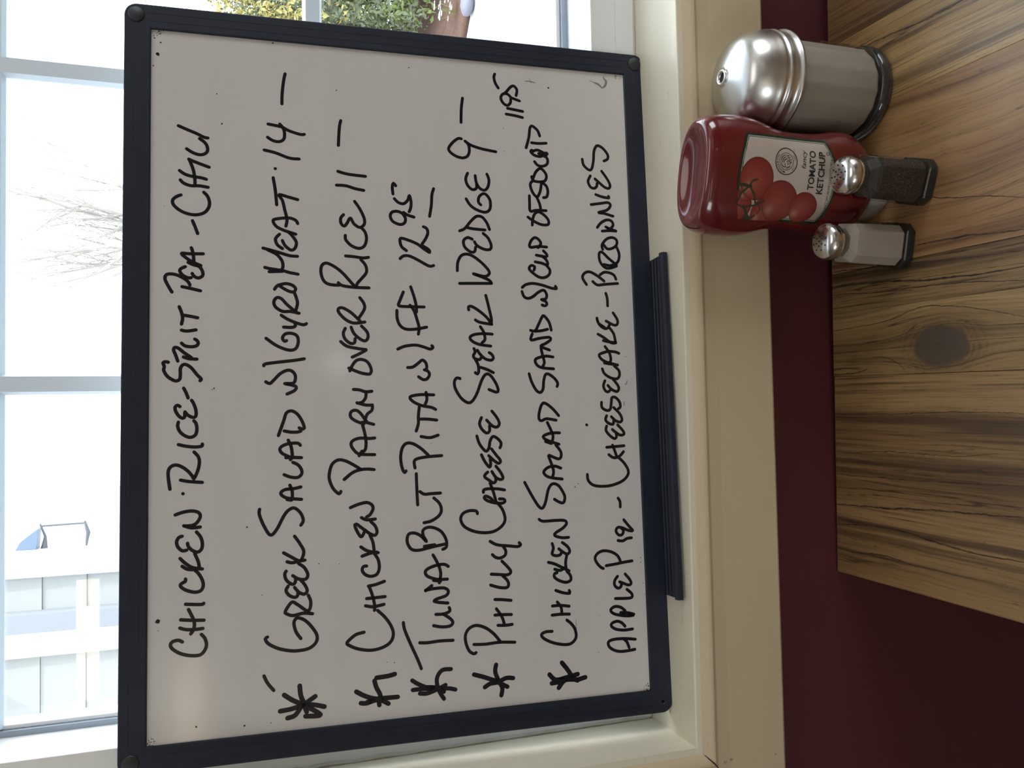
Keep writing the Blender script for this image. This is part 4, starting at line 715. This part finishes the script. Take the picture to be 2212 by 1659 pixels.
lion = [[(-4.6, -1.6), (-3.6, -3.6), (-1.6, -5), (0.6, -5.2)], [(-4.8, 0.2), (-5.2, 1.4), (-4.2, 1.9), (-4.4, 2.9), (-3.2, 3.8), (-1.8, 3.2)], [(-4.6, -1.6), (-3.9, -0.6), (-4.8, 0.2)], [(-3.2, -1.0), (-2.2, -1.5), (-1.6, -0.9)], [(-2.6, 1.4), (-1.2, 1.7), (-0.4, 0.8)], [(0.6, -5.2), (3.0, -4.2), (4.6, -2.0), (4.9, 0.6)], [(-0.8, -3.9), (1.6, -3.2), (3.2, -1.2), (3.4, 1.4)], [(-1.2, -2.6), (0.6, -2.0), (1.9, -0.2), (1.8, 2.6)], [(-1.8, 3.2), (-0.6, 4.4), (-1.2, 5.4)], [(0.3, 0.4), (0.5, 2.4), (-0.4, 4.0), (0.8, 5.0)], [(1.8, 2.6), (1.2, 4.0), (2.4, 4.9)], [(3.4, 1.4), (2.9, 3.2), (4.0, 3.7)], [(4.9, 0.6), (4.4, 2.2), (5.1, 2.9)]]
bm = bmesh.new()
for s in lion: ribbon(bm, [(EX+a, EY+b_) for a, b_ in s], 0.62, lambda a, b_, l: onbottle(a, b_, 0.0005), 0.5, lambda t: 0.45+0.75*math.sin(math.pi*min(1, t+0.15)))
link('emblem', bm, m_print, lab)
# number moulded into the sunken base of the bottle
def onbase(x, y, off): return (x/1000, -y/1000, 0.1664+0.0016*min(1, (abs(x)/30)))
lettering('moulded_number', '1005', -13, 2.5, 12, 3.4, ket, m_ket, place=onbase)
# ---- salt and pepper
def shaker(name, loc, rz, fill, fillmat, label, level):
    t = empty(name, loc, label, 'shaker', 'glass shakers beside the ketchup', rz)
    def oct_(h, s, c): return [(x*s-sx*c*(1 if e else 0), y*s-sy*c*(0 if e else 1), h) for x, y, sx, sy, e in ((1, 1, 1, 1, 1), (-1, 1, -1, 1, 1), (-1, 1, -1, 1, 0), (-1, -1, -1, -1, 0), (-1, -1, -1, -1, 1), (1, -1, 1, -1, 1), (1, -1, 1, -1, 0), (1, 1, 1, 1, 0))]
    def rings_mesh(rows, mat, nm, par, cap0=True, cap1=True):
        bm = bmesh.new(); rs = []
        for h, s, c in rows:
            if c is None:
                rs.append([bm.verts.new((s*math.cos(math.radians(a)), s*math.sin(math.radians(a)), h)) for a in (67.5, 112.5, 157.5, 202.5, 247.5, 292.5, 337.5, 22.5)])
            else: rs.append([bm.verts.new(p) for p in oct_(h, s, c)])
        for A, B in zip(rs, rs[1:]):
            for k in range(8): bm.faces.new((A[k], A[(k+1) % 8], B[(k+1) % 8], B[k]))
        if cap0: bm.faces.new(rs[0][::-1])
        if cap1: bm.faces.new(rs[-1])
        bmesh.ops.recalc_face_normals(bm, faces=bm.faces[:])
        return link(nm, bm, mat, par)
    rings_mesh([(0.0080, 0.0178, 0.0060), (0.0500, 0.0170, 0.0060), (0.0535, 0.0158, 0.0060), (0.0585, 0.0128, None), (0.0660, 0.0122, None)], m_thin, 'glass_body', t, False, False)
    rings_mesh([(0.0, 0.0155, 0.0062), (0.0008, 0.0176, 0.0062), (0.0078, 0.0179, 0.0061), (0.0085, 0.0168, 0.0058)], m_thick, 'glass_base', t)
    L = level; sl = 0.0154 if L <= 0.05 else 0.0154
    rows = [(0.0088, 0.0150, 0.0058), (0.0105, 0.0160, 0.0058), (min(L, 0.050), 0.0153, 0.0058)]
    if L > 0.05: rows += [(0.0532, 0.0150, 0.0058), (L, 0.0118, None)]
    rings_mesh(rows, fillmat, fill, t)
    cap = link('cap', lathe(bmesh.new(), [(0.0122, 0.0640), (0.0132, 0.0640), (0.0136, 0.0646), (0.0132, 0.0653), (0.0133, 0.0660), (0.0143, 0.0680), (0.0148, 0.0700), (0.0145, 0.0722), (0.0134, 0.0745), (0.0112, 0.0763), (0.0080, 0.0774), (0.0040, 0.0779), (0, 0.0780)], 48), m_chrome2, t, True)
    for r, n in ((0.0, 1), (0.0038, 6), (0.0074, 8)):
        for k in range(n):
            a = 2*math.pi*(k+(0.5 if r > 0.005 else 0))/max(n, 1); zz = 0.0782-11.0*r*r
            link('shaker_hole', lathe(bmesh.new(), [(0, 0.0002), (0.00058, 0.0002), (0.00058, -0.0012), (0, -0.0012)], 8), m_hole, cap, False, (r*math.cos(a), r*math.sin(a), zz+0.0001))
    return t
shaker('pepper_shaker', (0.1800, 0.5195, TT), math.radians(-20), 'pepper', m_pepper, 'glass pepper shaker with a domed steel cap in front of the ketchup', 0.0500)
shaker('salt_shaker', (0.1335, 0.5435, TT), math.radians(-12), 'salt', m_salt, 'glass salt shaker with a domed steel cap, full of white salt', 0.0575)
# ================================================================ OUTDOORS
m_snow = plain('pale_concrete', (0.5, 0.5, 0.5), 0.8, var=0.05, scale=3)
struct(link('ground', box(bmesh.new(), -14, 16, YW+0.165, 26, -0.15, -0.02), m_snow), 'pale paving outside the window')
# neighbouring wing clad in white lap siding
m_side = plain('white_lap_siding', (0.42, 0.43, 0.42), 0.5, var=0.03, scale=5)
m_post = plain('white_corner_trim', (0.55, 0.55, 0.55), 0.5, var=0.02)
m_bluetrim = plain('pale_blue_grey_trim', (0.32, 0.34, 0.37), 0.5, var=0.03)
house = empty('sided_house_wing', (0, 0, 0), 'white house wing with lap siding and corner trim seen through the left panes', 'building')
def laps(x0, x1, Y, zb, n, e, mat):
    for k in range(n):
        z = zb+k*e
        link('siding_board', prism(bmesh.new(), [(Y-0.009, z), (Y-0.003, z+e-0.001), (Y+0.01, z+e-0.001), (Y+0.01, z)], 'x', x0, x1), mat, house)
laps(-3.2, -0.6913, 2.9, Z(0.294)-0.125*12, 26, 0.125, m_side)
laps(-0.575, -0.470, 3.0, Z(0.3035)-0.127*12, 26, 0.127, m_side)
zt, zb_ = 3.1, -0.02
link('corner_trim', box(bmesh.new(), -0.6913, -0.633, 2.868, 3.05, zb_, zt, 0.002), m_post, house)
link('recessed_trim', box(bmesh.new(), -0.633, -0.575, 2.93, 3.05, zb_, zt), m_bluetrim, house)
link('corner_post', box(bmesh.new(), -0.4700, -0.3870, 2.962, 3.10, zb_, zt, 0.003), m_post, house)
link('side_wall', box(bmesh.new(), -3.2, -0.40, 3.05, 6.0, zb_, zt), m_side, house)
link('added_shade_slab', box(bmesh.new(), -3.4, -0.55, 1.6, 3.2, Z(1.02), Z(1.12)), m_side, house)  # unseen slab added overhead to shade the near siding
link('roof', prism(bmesh.new(), [(2.6, zt), (6.4, zt), (4.5, zt+1.2)], 'x', -3.4, -0.2), plain('grey_shingles', (0.25, 0.25, 0.26), 0.8), house)
# wall bracket with a rod and a blue cover
m_galv = plain('galvanised_metal', (0.12, 0.13, 0.15), 0.5, metal=0.0)
m_blue = plain('sky_blue_plastic', (0.17, 0.225, 0.32), 0.4)
br = empty('wall_bracket', (-0.387, 3.02, 0), 'small pale rod bracket with a blue cover sticking out from the house corner', 'bracket')
bx_ = -0.387
def rel(x, z): return (x-bx_, 0.0, Z(z))
link('rod', tube(bmesh.new(), [rel(-0.317, 0.562), rel(-0.3145, 0.438)], 0.0032, 8), m_galv, br)
link('arm', tube(bmesh.new(), [rel(-0.389, 0.556), rel(-0.350, 0.553), rel(-0.311, 0.568)], [0.011, 0.004, 0.003], 8), m_galv, br)
link('arm', tube(bmesh.new(), [rel(-0.389, 0.436), rel(-0.345, 0.430), rel(-0.308, 0.440)], [0.003, 0.007, 0.003], 8), m_galv, br)
bm = prism(bmesh.new(), [(-0.387-bx_, Z(0.632)), (-0.362-bx_, Z(0.618)), (-0.340-bx_, Z(0.592)), (-0.324-bx_, Z(0.570)), (-0.387-bx_, Z(0.574))], 'y', -0.03, 0.03)
link('cover', bm, m_blue, br)
# ---- bush by the paving edge
def leaves(n, cx, cy, zfun, size, seed, rad, name, mat, par):
    rs = random.Random(seed); bm = bmesh.new()
    for i in range(n):
        th = rs.random()*2*math.pi; u = rs.random()**0.4
        a = u*rad*(1+0.18*math.sin(5*th)+0.12*math.sin(11*th+1)); z, dz = zfun(rs, u)
        c = Vector((cx+a*math.cos(th), cy+a*math.sin(th), z)); s = size*(0.5+rs.random())
        d = Vector((rs.gauss(0, 1), rs.gauss(0, 1), rs.gauss(0, 1)+0.4)).normalized(); e = d.orthogonal().normalized(); g = d.cross(e)
        an = rs.random()*6.28; e2 = e*math.cos(an)+g*math.sin(an); g2 = d.cross(e2)
        P = [c-e2*s, c+g2*s*0.45+d*s*0.15, c+e2*s, c-g2*s*0.45+d*s*0.15]
        bm.faces.new([bm.verts.new(p) for p in P])
    o = link(name, bm, mat, par); o['kind'] = 'stuff'; return o
m_l1 = plain('dull_green_leaf', (0.115, 0.135, 0.072), 0.6, var=0.5, scale=3)
m_l2 = plain('yellow_leaf', (0.34, 0.285, 0.085), 0.6, var=0.3, scale=3)
m_l3 = plain('fresh_green_leaf', (0.17, 0.22, 0.055), 0.6, var=0.4, scale=3)
m_bark = plain('brown_bark', (0.10, 0.075, 0.055), 0.9)
m_bark2 = plain('pale_bark', (0.34, 0.32, 0.29), 0.9)
bush = empty('yellow_green_bush', (2.95, 5.4, -0.02), 'rounded shrub with dull green and yellow leaves beyond the right panes', 'shrub')
hull = lambda lo, hi, pw: (lambda rs, u: (lo+(hi-lo)*(rs.random()**pw)*math.sqrt(max(0.05, 1-0.8*u*u)), 0))
leaves(22000, 0, 0, hull(0.16, 1.42, 0.8), 0.019, 3, 0.80, 'foliage', m_l1, bush)
leaves(8500, 0, 0, hull(0.50, 1.48, 0.45), 0.017, 4, 0.83, 'yellow_foliage', m_l2, bush)
leaves(7000, 0, 0, hull(0.10, 0.85, 0.9), 0.018, 5, 0.70, 'young_foliage', m_l3, bush)
for k in range(7):
    a = k*0.9; link('stem', tube(bmesh.new(), [(0.1*math.cos(a), 0.1*math.sin(a), 0), (0.3*math.cos(a), 0.3*math.sin(a), 0.4), (0.55*math.cos(a+0.3), 0.55*math.sin(a+0.3), 1.0)], [0.025, 0.016, 0.006]), m_bark, bush)
o = link('mulch_bed', lathe(bmesh.new(), [(0, 0.05), (0.8, 0.045), (1.10, 0.02), (1.18, -0.012), (0, -0.012)], 40, lambda a, i: 1+0.05*math.sin(5*a)), plain('brown_mulch', (0.12, 0.065, 0.045), 0.95, var=0.5, scale=60, bmp=0.6), None, True, (2.95, 5.4, -0.008))
struct(o, 'brown mulch under the shrub')
m_flower = plain('white_petals', (0.5, 0.5, 0.48), 0.6)
rs = random.Random(21)
for k in range(9):
    a = math.radians(178+k*14); r = 1.07+0.04*rs.random()
    wh = ('first', 'second', 'third', 'fourth', 'fifth', 'sixth', 'seventh', 'eighth', 'last')[k]
    f = empty('white_flower_clump', (2.95+r*math.cos(a), 5.4+r*math.sin(a), 0.0), 'small clump of white flowers, %s along the shrub bed from the left' % wh, 'flowers', 'white flower clumps edging the bed')
    bm = bmesh.new()
    for i in range(22):
        c = Vector((rs.gauss(0, 0.035), rs.gauss(0, 0.035), 0.05+0.10*rs.random())); q = 0.017
        for j in range(5):
            t = j*1.2566; bm.faces.new([bm.verts.new(c), bm.verts.new(c+Vector((q*math.cos(t), q*math.sin(t), 0.004))), bm.verts.new(c+Vector((q*math.cos(t+0.9), q*math.sin(t+0.9), 0.004)))])
    p = link('petals', bm, m_flower, f); p['kind'] = 'stuff'
    bm = bmesh.new()
    for i in range(8): tube(bm, [(0, 0, -0.01), (rs.gauss(0, 0.03), rs.gauss(0, 0.03), 0.11)], 0.002, 4)
    link('stalks', bm, m_l3, f)['kind'] = 'stuff'
m_stone = plain('lilac_grey_stone', (0.18, 0.175, 0.21), 0.8, var=0.3, scale=20)
for k in range(10):
    a = math.radians(172+k*12+rs.random()*6); r = 1.24+0.05*rs.random()
    bm = bmesh.new(); bmesh.ops.create_icosphere(bm, subdivisions=2, radius=0.06)
    for v in bm.verts: v.co = Vector((v.co.x*(1+0.2*rs.random()), v.co.y*(1+0.2*rs.random()), v.co.z*0.62))
    o = link('edging_stone', bm, m_stone, None, True, (2.95+r*math.cos(a), 5.4+r*math.sin(a), 0.012)); o.rotation_euler = (0, 0, rs.random()*3)
    o['label'] = 'lilac grey edging stone, %s from the left round the shrub bed' % ('first', 'second', 'third', 'fourth', 'fifth', 'sixth', 'seventh', 'eighth', 'ninth', 'last')[k]; o['category'] = 'stone'; o['group'] = 'edging stones round the shrub bed'
# ---- bare tree
tree = empty('bare_tree', (1.72, 8.0, -0.02), 'leafless pale tree with fanning twigs behind the upper panes', 'tree')
rs = random.Random(8); bm = bmesh.new()
link('trunk', tube(bmesh.new(), [(0, 0, 0), (0.02, 0, 0.7), (-0.03, 0.02, 1.3), (0.0, 0, 1.75)], [0.10, 0.075, 0.06, 0.05], 10), m_bark2, tree, True)
def branch(p, d, ln, r, lev):
    pts = [p]; q = Vector(p); dd = Vector(d).normalized(); n = 5; rr = [r]
    for i in range(n):
        dd = (dd+Vector((rs.gauss(0, 0.09), rs.gauss(0, 0.09), rs.gauss(0, 0.05)+0.04))).normalized()
        q = q+dd*ln/n; pts.append(q.copy()); rr.append(r*(1-0.75*(i+1)/n))
    tube(bm, pts, rr, 5 if lev == 0 else 3)
    if lev < 3:
        for i in range(1, n+1):
            for s in range(2 if lev < 2 else 1):
                nd = (dd+Vector((rs.gauss(0, 0.5), rs.gauss(0, 0.4), abs(rs.gauss(0, 0.35))))).normalized()
                branch(pts[i], nd, ln*(0.42+0.25*rs.random()), rr[i]*0.6, lev+1)
for k, (dx, dz) in enumerate(((-0.75, 1.0), (-0.35, 1.2), (0.0, 1.3), (0.35, 1.15), (0.75, 0.9), (0.15, 1.2))):
    branch((0, 0, 1.35+0.07*k), (dx, rs.gauss(0, 0.25), dz), 1.5, 0.022, 0)
o = link('branches', bm, m_bark2, tree); o['kind'] = 'stuff'

# ================================================================ LAMPS OF THE ROOM, SEEN REFLECTED OR ADDED
def emit(name, col, st):
    m = bpy.data.materials.new(name); m.use_nodes = True; nt = m.node_tree; nt.nodes.clear()
    o = nt.nodes.new('ShaderNodeOutputMaterial'); e = nt.nodes.new('ShaderNodeEmission'); e.inputs[0].default_value = (*col, 1); e.inputs[1].default_value = st
    nt.links.new(e.outputs[0], o.inputs[0]); return m
m_warm = emit('warm_tube_diffuser', (1.0, 0.78, 0.52), 4.8); m_cool = emit('added_ceiling_diffuser', (1.0, 0.90, 0.76), 5.0*LAMPS)
m_near = emit('added_near_diffuser', (1.0, 0.95, 0.88), 2.3)
m_hsg = plain('lamp_housing', (0.5, 0.5, 0.5), 0.5)
l = empty('cove_lamp', (-1.6, RY0, Z(0.80)), 'long warm strip lamp on the far wall behind the camera', 'lamp')
link('housing', box(bmesh.new(), -0.85, 0.70, 0.0, 0.09, -0.07, 0.07, 0.004), m_hsg, l)
link('diffuser', box(bmesh.new(), -0.83, 0.68, 0.085, 0.10, -0.062, 0.062, 0.004), m_warm, l)
l = empty('added_globe_lamp', (0.83, RY0+0.16, Z(-0.10)), 'small white globe wall lamp added behind the camera for a glint in the board', 'lamp')  # added lamp, put in for its white glint in the whiteboard
link('globe', lathe(bmesh.new(), [(0, -0.05), (0.03, -0.04), (0.05, 0), (0.03, 0.04), (0, 0.05)], 24), emit('globe_glow', (0.9, 0.95, 1.0), 9.0), l, True)
link('wall_arm', box(bmesh.new(), -0.01, 0.01, -0.16, 0, -0.065, -0.05), m_hsg, l)
for x, y, wh in ((-1.4, -2.6, 'far left'), (1.4, -2.6, 'far right'), (0.45, -0.20, 'nearest the table')):  # unseen ceiling lamps, added to light the board, table and lid
    l = empty('added_ceiling_lamp', (x, y, RH), 'flat oblong ceiling lamp added to light the room, %s' % wh, 'lamp', 'ceiling lamps added to light the room')
    link('frame', box(bmesh.new(), -0.62, 0.62, -0.36, 0.36, -0.04, 0, 0.003), m_hsg, l)
    link('diffuser', box(bmesh.new(), -0.60, 0.60, -0.34, 0.34, -0.046, -0.038), m_near if 'table' in wh else m_cool, l)
